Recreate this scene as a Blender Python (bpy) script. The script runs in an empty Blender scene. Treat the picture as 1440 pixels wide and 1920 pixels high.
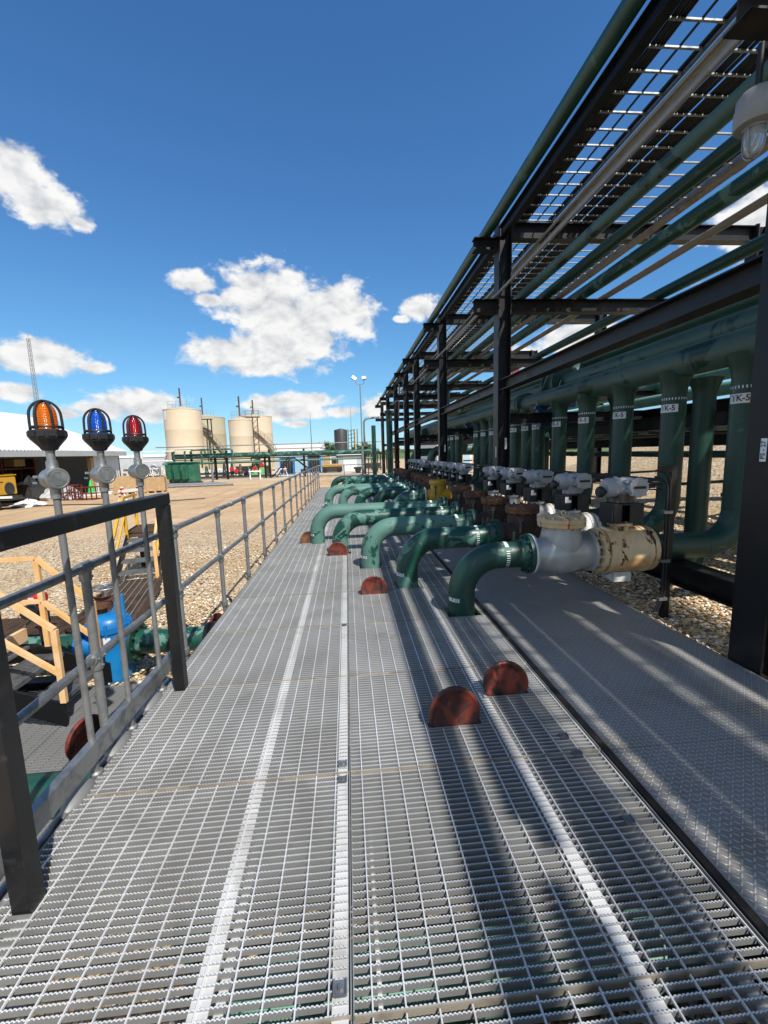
import bpy, math, random
from mathutils import Vector, Matrix
R = math.radians
PI = math.pi
random.seed(7)
SC = bpy.context.scene
COL = SC.collection

# ------------------------------------------------------------------ camera, 1.68 m over the walkway
cd = bpy.data.cameras.new('camera'); cam = bpy.data.objects.new('camera', cd); COL.objects.link(cam)
cd.sensor_fit = 'VERTICAL'; cd.sensor_height = 36.0; cd.lens = 36.0 * 800.0 / 1920.0
cd.clip_start = 0.05; cd.clip_end = 6000
_r = Vector((0.99582125, -0.08636054, -0.02969664)); _u = Vector((0.04128882, 0.13570942, 0.98988797))
_f = Vector((0.08145715, 0.98697761, -0.13870805))
cam.matrix_world = Matrix(((_r[0], _u[0], -_f[0], 0), (_r[1], _u[1], -_f[1], 0), (_r[2], _u[2], -_f[2], 1.68), (0, 0, 0, 1)))
SC.camera = cam

# ------------------------------------------------------------------ mesh helpers
class MB:
    def __init__(s): s.v = []; s.f = []; s.m = []; s.mi = 0
    def add(s, vs, fs):
        n = len(s.v); s.v += [tuple(v) for v in vs]; s.f += [tuple(i + n for i in f) for f in fs]; s.m += [s.mi] * len(fs); return s
    def box(s, x0, x1, y0, y1, z0, z1):
        return s.add([(x0,y0,z0),(x1,y0,z0),(x1,y1,z0),(x0,y1,z0),(x0,y0,z1),(x1,y0,z1),(x1,y1,z1),(x0,y1,z1)],
                     [(0,3,2,1),(4,5,6,7),(0,1,5,4),(1,2,6,5),(2,3,7,6),(3,0,4,7)])
    def bevbox(s, x0, x1, y0, y1, z0, z1, b=.01):
        vs = []
        for z, e in ((z0, b), (z0 + b, 0), (z1 - b, 0), (z1, b)):
            vs += [(x0+e+b,y0+e,z),(x1-e-b,y0+e,z),(x1-e,y0+e+b,z),(x1-e,y1-e-b,z),(x1-e-b,y1-e,z),(x0+e+b,y1-e,z),(x0+e,y1-e-b,z),(x0+e,y0+e+b,z)]
        fs = [tuple(range(7, -1, -1)), tuple(range(24, 32))]
        for k in range(3):
            for i in range(8):
                j = (i + 1) % 8; fs.append((k*8+i, k*8+j, k*8+8+j, k*8+8+i))
        return s.add(vs, fs)
    def obox(s, c, sz, M):
        c = Vector(c); hx, hy, hz = sz[0]/2, sz[1]/2, sz[2]/2
        vs = [c + M @ Vector(p) for p in ((-hx,-hy,-hz),(hx,-hy,-hz),(hx,hy,-hz),(-hx,hy,-hz),(-hx,-hy,hz),(hx,-hy,hz),(hx,hy,hz),(-hx,hy,hz))]
        return s.add(vs, [(0,3,2,1),(4,5,6,7),(0,1,5,4),(1,2,6,5),(2,3,7,6),(3,0,4,7)])
    def bar(s, p0, p1, w, h=None, up=(0, 0, 1)):
        p0, p1 = Vector(p0), Vector(p1); d = (p1 - p0); L = d.length; d.normalize(); h = h or w
        u = Vector(up); x = d.cross(u)
        if x.length < 1e-4: u = Vector((0, 1, 0)); x = d.cross(u)
        x.normalize(); u = x.cross(d)
        M = Matrix((x, d, u)).transposed()
        return s.obox((p0 + p1) / 2, (w, L, h), M)
    def tube(s, pts, r, n=16, caps=True, closed=False):
        pts = [Vector(p) for p in pts]; N = len(pts)
        rs = r if isinstance(r, (list, tuple)) else [r] * N
        T = []
        for i in range(N):
            if closed: t = pts[(i+1) % N] - pts[i-1]
            else: t = pts[min(i+1, N-1)] - pts[max(i-1, 0)]
            T.append(t.normalized())
        u = Vector((0, 0, 1)) if abs(T[0].z) < .9 else Vector((0, 1, 0))
        u = (u - T[0] * u.dot(T[0])).normalized()
        vs = []
        for i in range(N):
            u = (u - T[i] * u.dot(T[i])).normalized(); w = T[i].cross(u)
            for k in range(n):
                a = 2 * PI * k / n
                vs.append(pts[i] + (u * math.cos(a) + w * math.sin(a)) * rs[i])
        fs = []
        for i in range(N if closed else N - 1):
            i2 = (i + 1) % N
            for k in range(n):
                k2 = (k + 1) % n; fs.append((i*n+k, i*n+k2, i2*n+k2, i2*n+k))
        if caps and not closed:
            fs.append(tuple(range(n - 1, -1, -1))); fs.append(tuple((N-1)*n + k for k in range(n)))
        return s.add(vs, fs)
    def cyl(s, p0, p1, r, n=16, r2=None, caps=True):
        return s.tube([p0, p1], [r, r if r2 is None else r2], n, caps)
    def lathe(s, prof, o=(0, 0, 0), axis=(0, 0, 1), n=28, caps=True):
        o = Vector(o); a = Vector(axis).normalized()
        u = Vector((1, 0, 0)) if abs(a.x) < .9 else Vector((0, 1, 0))
        u = (u - a * u.dot(a)).normalized(); w = a.cross(u); vs = []
        for (r, h) in prof:
            for k in range(n):
                t = 2 * PI * k / n
                vs.append(o + a * h + (u * math.cos(t) + w * math.sin(t)) * max(r, 1e-4))
        fs = []
        for i in range(len(prof) - 1):
            for k in range(n):
                k2 = (k + 1) % n; fs.append((i*n+k, i*n+k2, (i+1)*n+k2, (i+1)*n+k))
        if caps:
            fs.append(tuple(range(n - 1, -1, -1))); fs.append(tuple((len(prof)-1)*n + k for k in range(n)))
        return s.add(vs, fs)
    def ball(s, c, r, n=14, m=9, sq=(1, 1, 1)):
        prof = [(r * math.sin(PI * i / m), -r * math.cos(PI * i / m)) for i in range(m + 1)]
        b = MB().lathe(prof, (0, 0, 0), (0, 0, 1), n, False)
        return s.add([(c[0]+v[0]*sq[0], c[1]+v[1]*sq[1], c[2]+v[2]*sq[2]) for v in b.v], b.f)
    def bolts(s, c, axis, Rr, n, r, h, a0=0):
        c = Vector(c); a = Vector(axis).normalized()
        u = Vector((1, 0, 0)) if abs(a.x) < .9 else Vector((0, 1, 0))
        u = (u - a * u.dot(a)).normalized(); w = a.cross(u)
        for k in range(n):
            t = a0 + 2 * PI * k / n; p = c + (u * math.cos(t) + w * math.sin(t)) * Rr
            s.cyl(p - a * h / 2, p + a * h / 2, r, 6)
        return s
    def ibeam(s, p0, p1, h, w, tf=.014, tw=.01, up=(0, 0, 1)):
        p0, p1 = Vector(p0), Vector(p1); d = (p1 - p0).normalized(); u = Vector(up)
        x = d.cross(u).normalized(); u = x.cross(d)
        a, b, t = w / 2, h / 2, tw / 2
        pr = [(-a,-b),(a,-b),(a,-b+tf),(t,-b+tf),(t,b-tf),(a,b-tf),(a,b),(-a,b),(-a,b-tf),(-t,b-tf),(-t,-b+tf),(-a,-b+tf)]
        vs = [p + x * q[0] + u * q[1] for p in (p0, p1) for q in pr]
        fs = [(i, (i+1) % 12, 12 + (i+1) % 12, 12 + i) for i in range(12)]
        for o, rev in ((0, 1), (12, 0)):
            for q in ((0,1,2,11),(10,3,4,9),(11,2,3,10),(8,5,6,7),(9,4,5,8)):
                fs.append(tuple(o + i for i in (q[::-1] if rev else q)))
        return s.add(vs, fs)
    def prism(s, poly, axis, a0, a1):
        # polygon of 2-D points swept along an axis letter
        def P(q, a):
            return {'x': (a, q[0], q[1]), 'y': (q[0], a, q[1]), 'z': (q[0], q[1], a)}[axis]
        n = len(poly); vs = [P(q, a0) for q in poly] + [P(q, a1) for q in poly]
        fs = [(i, (i+1) % n, n + (i+1) % n, n + i) for i in range(n)] + [tuple(range(n-1, -1, -1)), tuple(range(n, 2*n))]
        return s.add(vs, fs)
    def move(s, d, i0=0):
        s.v = s.v[:i0] + [(v[0]+d[0], v[1]+d[1], v[2]+d[2]) for v in s.v[i0:]]; return s

def obj(name, mb, mat, parent=None, smooth=38, recalc=True):
    me = bpy.data.meshes.new(name)
    me.from_pydata(mb.v, [], mb.f)
    mats = mat if isinstance(mat, (list, tuple)) else [mat]
    for m in mats: me.materials.append(m)
    if len(mats) > 1: me.polygons.foreach_set('material_index', mb.m)
    me.update()
    if recalc:
        import bmesh
        bm = bmesh.new(); bm.from_mesh(me); bmesh.ops.recalc_face_normals(bm, faces=bm.faces); bm.to_mesh(me); bm.free()
    if smooth:
        me.polygons.foreach_set('use_smooth', [True] * len(me.polygons)); me.set_sharp_from_angle(angle=R(smooth))
    o = bpy.data.objects.new(name, me); COL.objects.link(o)
    if parent is not None: o.parent = parent
    return o

def tag(o, label=None, cat=None, group=None, kind=None):
    if label: o['label'] = label
    if cat: o['category'] = cat
    if group: o['group'] = group
    if kind: o['kind'] = kind
    return o
def thing(name, label, cat, loc=(0, 0, 0), rz=0, group=None):
    o = bpy.data.objects.new(name, None); COL.objects.link(o)
    o.empty_display_size = .1; o.location = loc; o.rotation_euler = (0, 0, rz)
    return tag(o, label, cat, group)
def one(name, mb, mat, label, cat, group=None, loc=None, rz=0, smooth=38):
    o = obj(name, mb, mat, None, smooth)
    if loc is not None: o.location = loc
    o.rotation_euler.z = rz
    return tag(o, label, cat, group)
def struct(name, mb, mat, smooth=38): return tag(obj(name, mb, mat, None, smooth), kind='structure')
KIDS = {}
def dup(root, loc=None, label=None, rz=None, group=None, swap=None):
    """copy of a thing with copies of its parts and sub-parts; swap maps a part name to another material"""
    def rec(o, par):
        c = o.copy(); COL.objects.link(c); c.parent = par
        base = o.name.split('.')[0]
        if swap and base in swap and o.type == 'MESH':
            c.data = o.data.copy(); c.data.materials[0] = swap[base]
        for ch in list(o.children): rec(ch, c)
        return c
    c = rec(root, None)
    if loc is not None: c.location = loc
    if rz is not None: c.rotation_euler.z = rz
    if label: c['label'] = label
    if group: c['group'] = group
    return c

def arc(c, r, a0, a1, ax, ay, n=10):
    c, ax, ay = Vector(c), Vector(ax), Vector(ay)
    return [c + ax * r * math.cos(a0 + (a1-a0)*i/n) + ay * r * math.sin(a0 + (a1-a0)*i/n) for i in range(n + 1)]
def bend(pts, r, n=8):
    """polyline with its corners rounded to radius r"""
    pts = [Vector(p) for p in pts]; out = [pts[0]]
    for i in range(1, len(pts) - 1):
        a = (pts[i-1] - pts[i]).normalized(); b = (pts[i+1] - pts[i]).normalized()
        ang = a.angle(b)
        if ang > 3.1: out.append(pts[i]); continue
        d = r / math.tan(ang / 2); c = pts[i] + (a + b).normalized() * (r / math.sin(ang / 2))
        s0 = pts[i] + a * d - c; s1 = pts[i] + b * d - c; tot = s0.angle(s1)
        for k in range(n + 1):
            t = k / n; q = (s0 * math.sin((1-t)*tot) + s1 * math.sin(t*tot)) / math.sin(tot); out.append(c + q)
    out.append(pts[-1]); return out

def text_mb(txt, size, place):
    """letters as mesh; place(x, y) puts a letter point in space"""
    cu = bpy.data.curves.new('lettering', 'FONT'); cu.body = txt; cu.size = size; cu.align_x = 'CENTER'; cu.align_y = 'CENTER'; cu.resolution_u = 2; cu.offset = size * .022
    o = bpy.data.objects.new('lettering', cu); COL.objects.link(o)
    dg = bpy.context.evaluated_depsgraph_get(); me = o.evaluated_get(dg).to_mesh()
    mb = MB(); mb.add([place(v.co.x, v.co.y) for v in me.vertices], [tuple(p.vertices) for p in me.polygons])
    o.evaluated_get(dg).to_mesh_clear(); bpy.data.objects.remove(o); bpy.data.curves.remove(cu)
    return mb

# ------------------------------------------------------------------ materials
class NT:
    def __init__(s, name):
        s.mat = bpy.data.materials.new(name); s.mat.use_nodes = True; s.t = s.mat.node_tree
        s.b = s.t.nodes['Principled BSDF']
    def n(s, typ, **kw):
        nd = s.t.nodes.new(typ)
        for k, v in kw.items():
            if k.startswith('_'): setattr(nd, k[1:], v)
            else: s.set(nd.inputs[k.replace('__', ' ')] if k.replace('__', ' ') in nd.inputs else nd.inputs[int(k[1:])], v)
        return nd
    def set(s, inp, v):
        if isinstance(v, bpy.types.NodeSocket): s.t.links.new(v, inp)
        elif isinstance(v, bpy.types.Node): s.t.links.new(v.outputs[0], inp)
        else: inp.default_value = v if not (isinstance(v, tuple) and len(v) == 3 and inp.type == 'RGBA') else (*v, 1)
    def math(s, op, a, b=None, c=None, clamp=False):
        nd = s.t.nodes.new('ShaderNodeMath'); nd.operation = op; nd.use_clamp = clamp
        for i, v in enumerate((a, b, c)):
            if v is not None: s.set(nd.inputs[i], v)
        return nd.outputs[0]
    def mix(s, f, a, b):
        nd = s.t.nodes.new('ShaderNodeMix'); nd.data_type = 'RGBA'
        s.set(nd.inputs[0], f); s.set(nd.inputs[6], a); s.set(nd.inputs[7], b); return nd.outputs[2]
    def ramp(s, f, p):
        nd = s.t.nodes.new('ShaderNodeMapRange'); nd.clamp = True
        s.set(nd.inputs[0], f); nd.inputs[1].default_value = p[0]; nd.inputs[2].default_value = p[1]; nd.inputs[3].default_value = 0; nd.inputs[4].default_value = 1
        return nd.outputs[0]
    def coord(s, rnd=True, world=False):
        tc = s.t.nodes.new('ShaderNodeNewGeometry') if world else s.t.nodes.new('ShaderNodeTexCoord')
        v = tc.outputs['Position'] if world else tc.outputs['Object']
        if rnd and not world:
            oi = s.t.nodes.new('ShaderNodeObjectInfo'); k = s.t.nodes.new('ShaderNodeVectorMath'); k.operation = 'MULTIPLY_ADD'
            s.t.links.new(oi.outputs['Random'], k.inputs[0]); k.inputs[1].default_value = (37., 91., 53.); s.t.links.new(v, k.inputs[2]); v = k.outputs[0]
        return v
    def noise(s, v, scale, detail=4, rough=.55, dist=0):
        nd = s.t.nodes.new('ShaderNodeTexNoise'); s.t.links.new(v, nd.inputs['Vector'])
        nd.inputs['Scale'].default_value = scale; nd.inputs['Detail'].default_value = detail; nd.inputs['Roughness'].default_value = rough; nd.inputs['Distortion'].default_value = dist
        return nd.outputs[0]
    def scl(s, v, k):
        nd = s.t.nodes.new('ShaderNodeVectorMath'); nd.operation = 'MULTIPLY'; s.t.links.new(v, nd.inputs[0]); nd.inputs[1].default_value = k; return nd.outputs[0]
    def bump(s, h, strength, dist=.01):
        nd = s.t.nodes.new('ShaderNodeBump'); s.set(nd.inputs['Height'], h); nd.inputs['Strength'].default_value = strength; nd.inputs['Distance'].default_value = dist
        s.t.links.new(nd.outputs[0], s.b.inputs['Normal'])
    def out(s, **kw):
        for k, v in kw.items(): s.set(s.b.inputs[k.replace('__', ' ')], v)
        return s.mat

def paint(name, c1, c2=None, scale=3, edge=(.5, .56), rough=.4, rough2=None, metal=0, bump=.05, vary=.12, spec=.5, stain=None, stain_edge=(.62, .7)):
    """base colour c1, crisp worn patches of c2, broad tone variation, optional rust spots"""
    k = NT(name); v = k.coord()
    tone = k.ramp(k.noise(v, 1.7, 5), (.25, .75))
    a = k.mix(tone, tuple(x * (1 - vary) for x in c1), tuple(min(1, x * (1 + vary)) for x in c1))
    oi = k.t.nodes.new('ShaderNodeObjectInfo'); a = k.mix(k.math('MULTIPLY', oi.outputs['Random'], .14), a, (.0, .0, .0))
    rg = rough
    if c2:
        m = k.ramp(k.noise(v, scale, 8, .62, .7), edge); a = k.mix(m, a, c2)
        if rough2: rg = k.math('MULTIPLY_ADD', m, rough2 - rough, rough)
    if stain:
        v2 = k.scl(v, (1, 1, .35)); ms = k.ramp(k.noise(v2, 7, 7, .68, .3), stain_edge); a = k.mix(ms, a, stain); 
    fine = k.noise(v, 60, 3)
    k.bump(fine, bump, .004)
    r = k.math('MULTIPLY_ADD', fine, .16, k.math('SUBTRACT', rg, .08))
    return k.out(Base__Color=a, Roughness=r, Metallic=metal, Specular__IOR__Level=spec)

M = {}
GREEN, MINT = (.010, .062, .042), (.085, .19, .155)
M['green'] = paint('green_paint', GREEN, MINT, 3.6, (.55, .565), .38, .62, vary=.2)
M['green_faded'] = paint('sun_faded_green_paint', MINT, GREEN, 3.2, (.58, .595), .6, .4, vary=.15)
M['green_dark'] = paint('dark_green_paint', (.010, .050, .035), (.05, .12, .095), 2.6, (.63, .65), .43, .62, vary=.2)
M['green_mid'] = paint('dull_green_paint', (.05, .108, .09), (.008, .034, .025), 1.6, (.57, .58), .5, .35, vary=.12)
M['mint'] = paint('pale_green_paint', (.16, .32, .24), (.05, .16, .11), 2, (.6, .63), .5)
M['bin_green'] = paint('green_enamel', (.028, .125, .075), (.04, .16, .1), 3, rough=.45)
M['black'] = paint('black_steel', (.0055, .0055, .006), (.028, .022, .018), 3, (.52, .72), .45, .65, vary=.3, spec=.35)
M['black_post'] = paint('worn_black_steel', (.009, .009, .010), (.04, .037, .034), 14, (.56, .8), .38, .6, vary=.3)
M['galv'] = paint('galvanised_steel', (.34, .35, .35), (.17, .18, .18), 9, (.45, .65), .42, .5, metal=.75, bump=.08)
M['galv_dull'] = paint('dull_galvanised_steel', (.25, .25, .25), (.16, .165, .165), 12, (.45, .65), .5, .6, metal=.5, bump=.08)
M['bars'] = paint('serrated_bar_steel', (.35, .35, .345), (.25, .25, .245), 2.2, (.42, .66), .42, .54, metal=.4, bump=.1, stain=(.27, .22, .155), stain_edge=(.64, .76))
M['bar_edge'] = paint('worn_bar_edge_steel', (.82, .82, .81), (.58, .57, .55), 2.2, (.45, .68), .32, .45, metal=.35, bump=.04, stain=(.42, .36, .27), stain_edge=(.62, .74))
M['seam_edge'] = paint('dusty_panel_edge', (.30, .27, .22), (.2, .175, .14), 9, (.45, .6), .7)
M['flange_white'] = paint('bright_flange_steel', (.60, .60, .585), (.40, .39, .37), 2.5, (.48, .62), .45, metal=.15)
M['conduit'] = paint('weathered_conduit', (.25, .25, .245), (.2, .17, .13), 3, (.58, .66), .55, metal=.3)
M['tan_pipe'] = paint('dusty_grey_pipe', (.3, .27, .225), (.2, .16, .12), 3, (.55, .65), .6)
M['dark_cable'] = paint('black_cable_sheath', (.008, .008, .009), rough=.5)
M['yellow'] = paint('yellow_paint', (.62, .33, .02), (.45, .2, .03), 5, (.62, .66), .42, stain=(.12, .05, .015), stain_edge=(.72, .78))
M['orange'] = paint('faded_orange_paint', (.68, .38, .13), (.72, .47, .25), 3, (.4, .6), .5)
M['blue'] = paint('blue_paint', (.008, .20, .50), (.008, .13, .36), 3, (.5, .62), .38, stain=(.05, .05, .04), stain_edge=(.7, .76))
M['blue_dark'] = paint('dusty_blue_paint', (.012, .05, .16), rough=.45)
M['white_rust'] = paint('rust_streaked_white_paint', (.60, .58, .54), (.46, .33, .18), 3, (.52, .66), .45, stain=(.13, .045, .015), stain_edge=(.6, .67))
M['cream_rust'] = paint('cream_paint_with_rust', (.68, .52, .30), (.48, .21, .06), 2.6, (.46, .64), .5, stain=(.075, .022, .009), stain_edge=(.585, .615))
M['rust'] = paint('rusted_iron', (.09, .036, .018), (.22, .09, .035), 5, (.5, .62), .75, bump=.3)
M['rust_dark'] = paint('dark_rusted_iron', (.042, .02, .013), (.12, .05, .024), 5, (.55, .68), .7, bump=.3)
M['oxide'] = paint('red_oxide_primer', (.19, .034, .019), (.06, .016, .011), 9, (.46, .56), .5, .6, stain=(.022, .010, .008), stain_edge=(.57, .6), bump=.25)
M['silver'] = paint('aluminium_paint', (.46, .445, .415), (.36, .345, .32), 2, (.45, .7), .36, .45, metal=.35, bump=.006)
M['actuator'] = paint('grey_white_enamel', (.33, .34, .355), (.26, .26, .245), 5, (.58, .68), .4, stain=(.16, .12, .08), stain_edge=(.7, .78))
M['dirty_metal'] = paint('grimy_cast_iron', (.14, .115, .09), (.05, .04, .03), 8, (.45, .6), .55, metal=.2)
M['white'] = paint('white_paint', (.74, .74, .73), (.6, .6, .58), 5, (.6, .7), .5)
M['label_white'] = paint('white_label_tape', (.72, .73, .74), rough=.5, vary=.03)
M['ink'] = paint('black_ink', (.01, .01, .01), rough=.6)
M['beige'] = paint('beige_tank_paint', (.60, .48, .34), (.56, .445, .31), .4, (.4, .65), .6, vary=.05)
M['beige2'] = paint('pale_olive_tank_paint', (.50, .44, .30), (.44, .38, .26), .4, (.4, .65), .6, vary=.05)
M['brown_steel'] = paint('brown_steel', (.09, .055, .035), (.045, .028, .02), 3, (.45, .6), rough=.6)
M['tan_steel'] = paint('tan_railing_steel', (.24, .18, .13), rough=.6)
M['red'] = paint('red_paint', (.5, .016, .016), (.35, .02, .02), 3, (.5, .6), .4)
M['rubber'] = paint('black_plastic', (.012, .012, .014), (.03, .03, .03), 12, (.6, .7), .5)
M['timber'] = paint('raw_timber', (.48, .33, .17), (.36, .23, .11), 6, (.4, .6), .8)
M['sheet'] = paint('grey_plastic_sheet', (.4, .4, .41), (.5, .5, .5), 5, rough=.5)
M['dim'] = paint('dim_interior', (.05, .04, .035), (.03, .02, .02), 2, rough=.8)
M['signal_green'] = paint('bright_green_plastic', (.02, .5, .08), rough=.5)
M['lime'] = paint('pale_green_enamel', (.2, .5, .2), (.15, .4, .15), 3, rough=.5)
M['dark_grey'] = paint('dark_grey_metal', (.03, .03, .032), (.05, .045, .04), 4, rough=.5)
M['bldg_white'] = paint('white_cladding', (.72, .72, .70), (.65, .65, .63), .6, (.4, .6), .6, vary=.04)
M['bldg_grey'] = paint('grey_cladding', (.42, .44, .45), (.36, .38, .39), .6, (.4, .6), .6, vary=.06)
M['bldg_blue'] = paint('pale_blue_cladding', (.3, .5, .62), rough=.6)

def ribbed(name, col, axis, pitch, rough=.45, metal=.1):
    k = NT(name); v = k.coord(False)
    sp = k.n('ShaderNodeSeparateXYZ', Vector=v)
    w = k.math('SINE', k.math('MULTIPLY', sp.outputs[axis], 2 * PI / pitch))
    k.bump(w, .9, pitch * .15)
    c = k.mix(k.ramp(k.noise(v, .5, 5), (.3, .7)), tuple(x * .9 for x in col), col)
    return k.out(Base__Color=c, Roughness=rough, Metallic=metal)
M['roof'] = ribbed('white_ribbed_roof', (.80, .83, .82), 1, .3, .55, 0)
M['siding'] = ribbed('ribbed_grey_white_siding', (.66, .70, .72), 1, .3)

def lens(name, col):
    k = NT(name); v = k.coord(False); sp = k.n('ShaderNodeSeparateXYZ', Vector=v)
    w = k.math('SINE', k.math('MULTIPLY', sp.outputs[2], 2 * PI / .0075))
    k.bump(w, .5, .002)
    return k.out(Base__Color=col, Roughness=.12, Transmission__Weight=.55, IOR=1.45, Specular__IOR__Level=.7)
M['lens_amber'] = lens('amber_ribbed_lens', (.92, .2, .004)); M['lens_blue'] = lens('blue_ribbed_lens', (.01, .13, .75)); M['lens_red'] = lens('red_ribbed_lens', (.5, .006, .02))
k = NT('clear_glass'); M['glass'] = k.out(Base__Color=(.85, .9, .92), Roughness=.08, Transmission__Weight=.8, IOR=1.45)
k = NT('gauge_dial'); M['dial'] = k.out(Base__Color=(.7, .72, .72), Roughness=.35)

def plate_mat():
    """raised lozenges of chequer plate: alternating cells turned by +-45 degrees"""
    k = NT('chequer_plate_steel'); v = k.coord(False)
    sp = k.n('ShaderNodeSeparateXYZ', Vector=v); P = .028
    gx = k.math('DIVIDE', sp.outputs[0], P); gy = k.math('DIVIDE', sp.outputs[1], P)
    ix = k.math('FLOOR', gx); iy = k.math('FLOOR', gy)
    fx = k.math('SUBTRACT', k.math('SUBTRACT', gx, ix), .5); fy = k.math('SUBTRACT', k.math('SUBTRACT', gy, iy), .5)
    par = k.math('FLOORED_MODULO', k.math('ADD', ix, iy), 2.0); sg = k.math('MULTIPLY_ADD', par, 2, -1)
    fys = k.math('MULTIPLY', fy, sg)
    a = k.math('MULTIPLY', k.math('ADD', fx, fys), .7071); b = k.math('MULTIPLY', k.math('SUBTRACT', fx, fys), .7071)
    d = k.math('SQRT', k.math('ADD', k.math('POWER', k.math('DIVIDE', a, .56), 2), k.math('POWER', k.math('DIVIDE', b, .17), 2)))
    h = k.ramp(k.math('SUBTRACT', 1, d), (0, .45))
    n1 = k.noise(v, 2.2, 6, .65); n2 = k.noise(v, 45, 3)
    k.bump(k.math('ADD', h, k.math('MULTIPLY', n2, .25)), .8, .004)
    dirt = k.ramp(n1, (.52, .7)); c = k.mix(k.ramp(n2, (.3, .7)), (.29, .285, .27), (.38, .37, .35))
    c = k.mix(k.math('MULTIPLY', dirt, k.math('SUBTRACT', 1, k.math('MULTIPLY', h, .7))), c, (.27, .24, .19))
    c = k.mix(k.math('MULTIPLY', h, .75), c, (.62, .61, .59))
    return k.out(Base__Color=c, Roughness=k.math('MULTIPLY_ADD', h, -.14, .5), Metallic=.45)
M['plate'] = plate_mat()

def ground_mat():
    k = NT('yard_gravel_and_dirt'); v = k.coord(world=True)
    sp = k.n('ShaderNodeSeparateXYZ', Vector=v); X, Y = sp.outputs[0], sp.outputs[1]
    def vor(scale, feat='F1'):
        nd = k.t.nodes.new('ShaderNodeTexVoronoi'); nd.feature = feat; k.t.links.new(v, nd.inputs['Vector']); nd.inputs['Scale'].default_value = scale; return nd
    a = vor(29); e = vor(29, 'DISTANCE_TO_EDGE'); b = vor(11)
    sc = k.n('ShaderNodeSeparateColor', Color=a.outputs['Color'])
    st = k.mix(sc.outputs[0], (.42, .275, .135), (.75, .57, .345)); st = k.mix(k.ramp(sc.outputs[1], (.72, .8)), st, (.78, .71, .6)); st = k.mix(k.ramp(sc.outputs[2], (.8, .84)), st, (.17, .12, .08))
    gap = k.ramp(e.outputs[0], (.0, .06)); st = k.mix(gap, (.14, .095, .055), st)
    st = k.mix(k.math('MULTIPLY', k.ramp(k.noise(v, .7, 6, .65), (.45, .62)), .55), st, (.44, .31, .17))
    big = k.noise(v, .22, 6, .6); fine = k.noise(v, 9, 6, .7); mid = k.noise(v, 1.3, 6, .65)
    dirt = k.mix(k.ramp(big, (.35, .65)), (.40, .265, .145), (.53, .38, .23)); dirt = k.mix(k.math('MULTIPLY', k.ramp(mid, (.5, .62)), .55), dirt, (.30, .19, .10))
    dirt = k.mix(k.math('MULTIPLY', k.ramp(fine, (.5, .75)), .6), dirt, (.56, .44, .31))
    trk = k.noise(k.scl(v, (1.6, .12, 1)), 1.0, 5, .6, .8); dirt = k.mix(k.math('MULTIPLY', k.ramp(trk, (.54, .66)), .5), dirt, (.27, .175, .095))
    pale = k.ramp(k.math('ADD', Y, k.math('MULTIPLY', big, 30)), (55, 75)); dirt = k.mix(pale, dirt, (.5, .43, .33))
    # yard: gravel by the walkway, bare dirt further out; right of the walkway all gravel
    my = k.ramp(k.math('ADD', k.math('ADD', Y, k.math('MULTIPLY', mid, 7)), k.math('MULTIPLY', X, -.25)), (18.5, 23))
    my = k.math('MULTIPLY', my, k.ramp(X, (4, 1)))
    c = k.mix(my, st, dirt)
    far = k.ramp(Y, (120, 170)); c = k.mix(far, c, (.11, .15, .05))
    dome = k.math('SUBTRACT', 1, k.math('MULTIPLY', a.outputs['Distance'], 1.3))
    hgt = k.math('ADD', k.math('MULTIPLY', k.math('MULTIPLY', dome, gap), k.math('SUBTRACT', 1, my)), k.math('MULTIPLY', fine, .5))
    k.bump(hgt, 1.0, .02)
    return k.out(Base__Color=c, Roughness=.9, Specular__IOR__Level=.2)
M['ground'] = ground_mat()
# ------------------------------------------------------------------ sky, sun
SUN = Vector((.40, -.75, 1.0)).normalized()
EL = math.asin(SUN.z); AZ = math.atan2(SUN.x, SUN.y)
W = bpy.data.worlds.new('World'); SC.world = W; W.use_nodes = True
wt = W.node_tree; wn = wt.nodes; wl = wt.links
bg = wn['Background']; bg.inputs[1].default_value = .10
sky = wn.new('ShaderNodeTexSky'); sky.sky_type = 'NISHITA'; sky.sun_disc = False
sky.sun_elevation = EL; sky.sun_rotation = AZ; sky.altitude = 600; sky.air_density = 1.0; sky.dust_density = .25; sky.ozone_density = 2.6
tc = wn.new('ShaderNodeTexCoord')
def wm(op, a, b=None, c=None, clamp=False):
    nd = wn.new('ShaderNodeMath'); nd.operation = op; nd.use_clamp = clamp
    for i, v in enumerate((a, b, c)):
        if v is None: continue
        if isinstance(v, (int, float)): nd.inputs[i].default_value = v
        else: wl.new(v, nd.inputs[i])
    return nd.outputs[0]
def wr(v, a, b, c=0, d=1, smooth=True):
    nd = wn.new('ShaderNodeMapRange'); nd.interpolation_type = 'SMOOTHSTEP' if smooth else 'LINEAR'
    wl.new(v, nd.inputs[0])
    for i, q in enumerate((a, b, c, d)): nd.inputs[i + 1].default_value = q
    return nd.outputs[0]
sx = wn.new('ShaderNodeSeparateXYZ'); wl.new(tc.outputs['Generated'], sx.inputs[0])
u_ = wm('ARCTAN2', sx.outputs[0], sx.outputs[1]); v_ = wm('ARCSINE', sx.outputs[2])
cuv = wn.new('ShaderNodeCombineXYZ'); wl.new(u_, cuv.inputs[0]); wl.new(v_, cuv.inputs[1])
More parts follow.
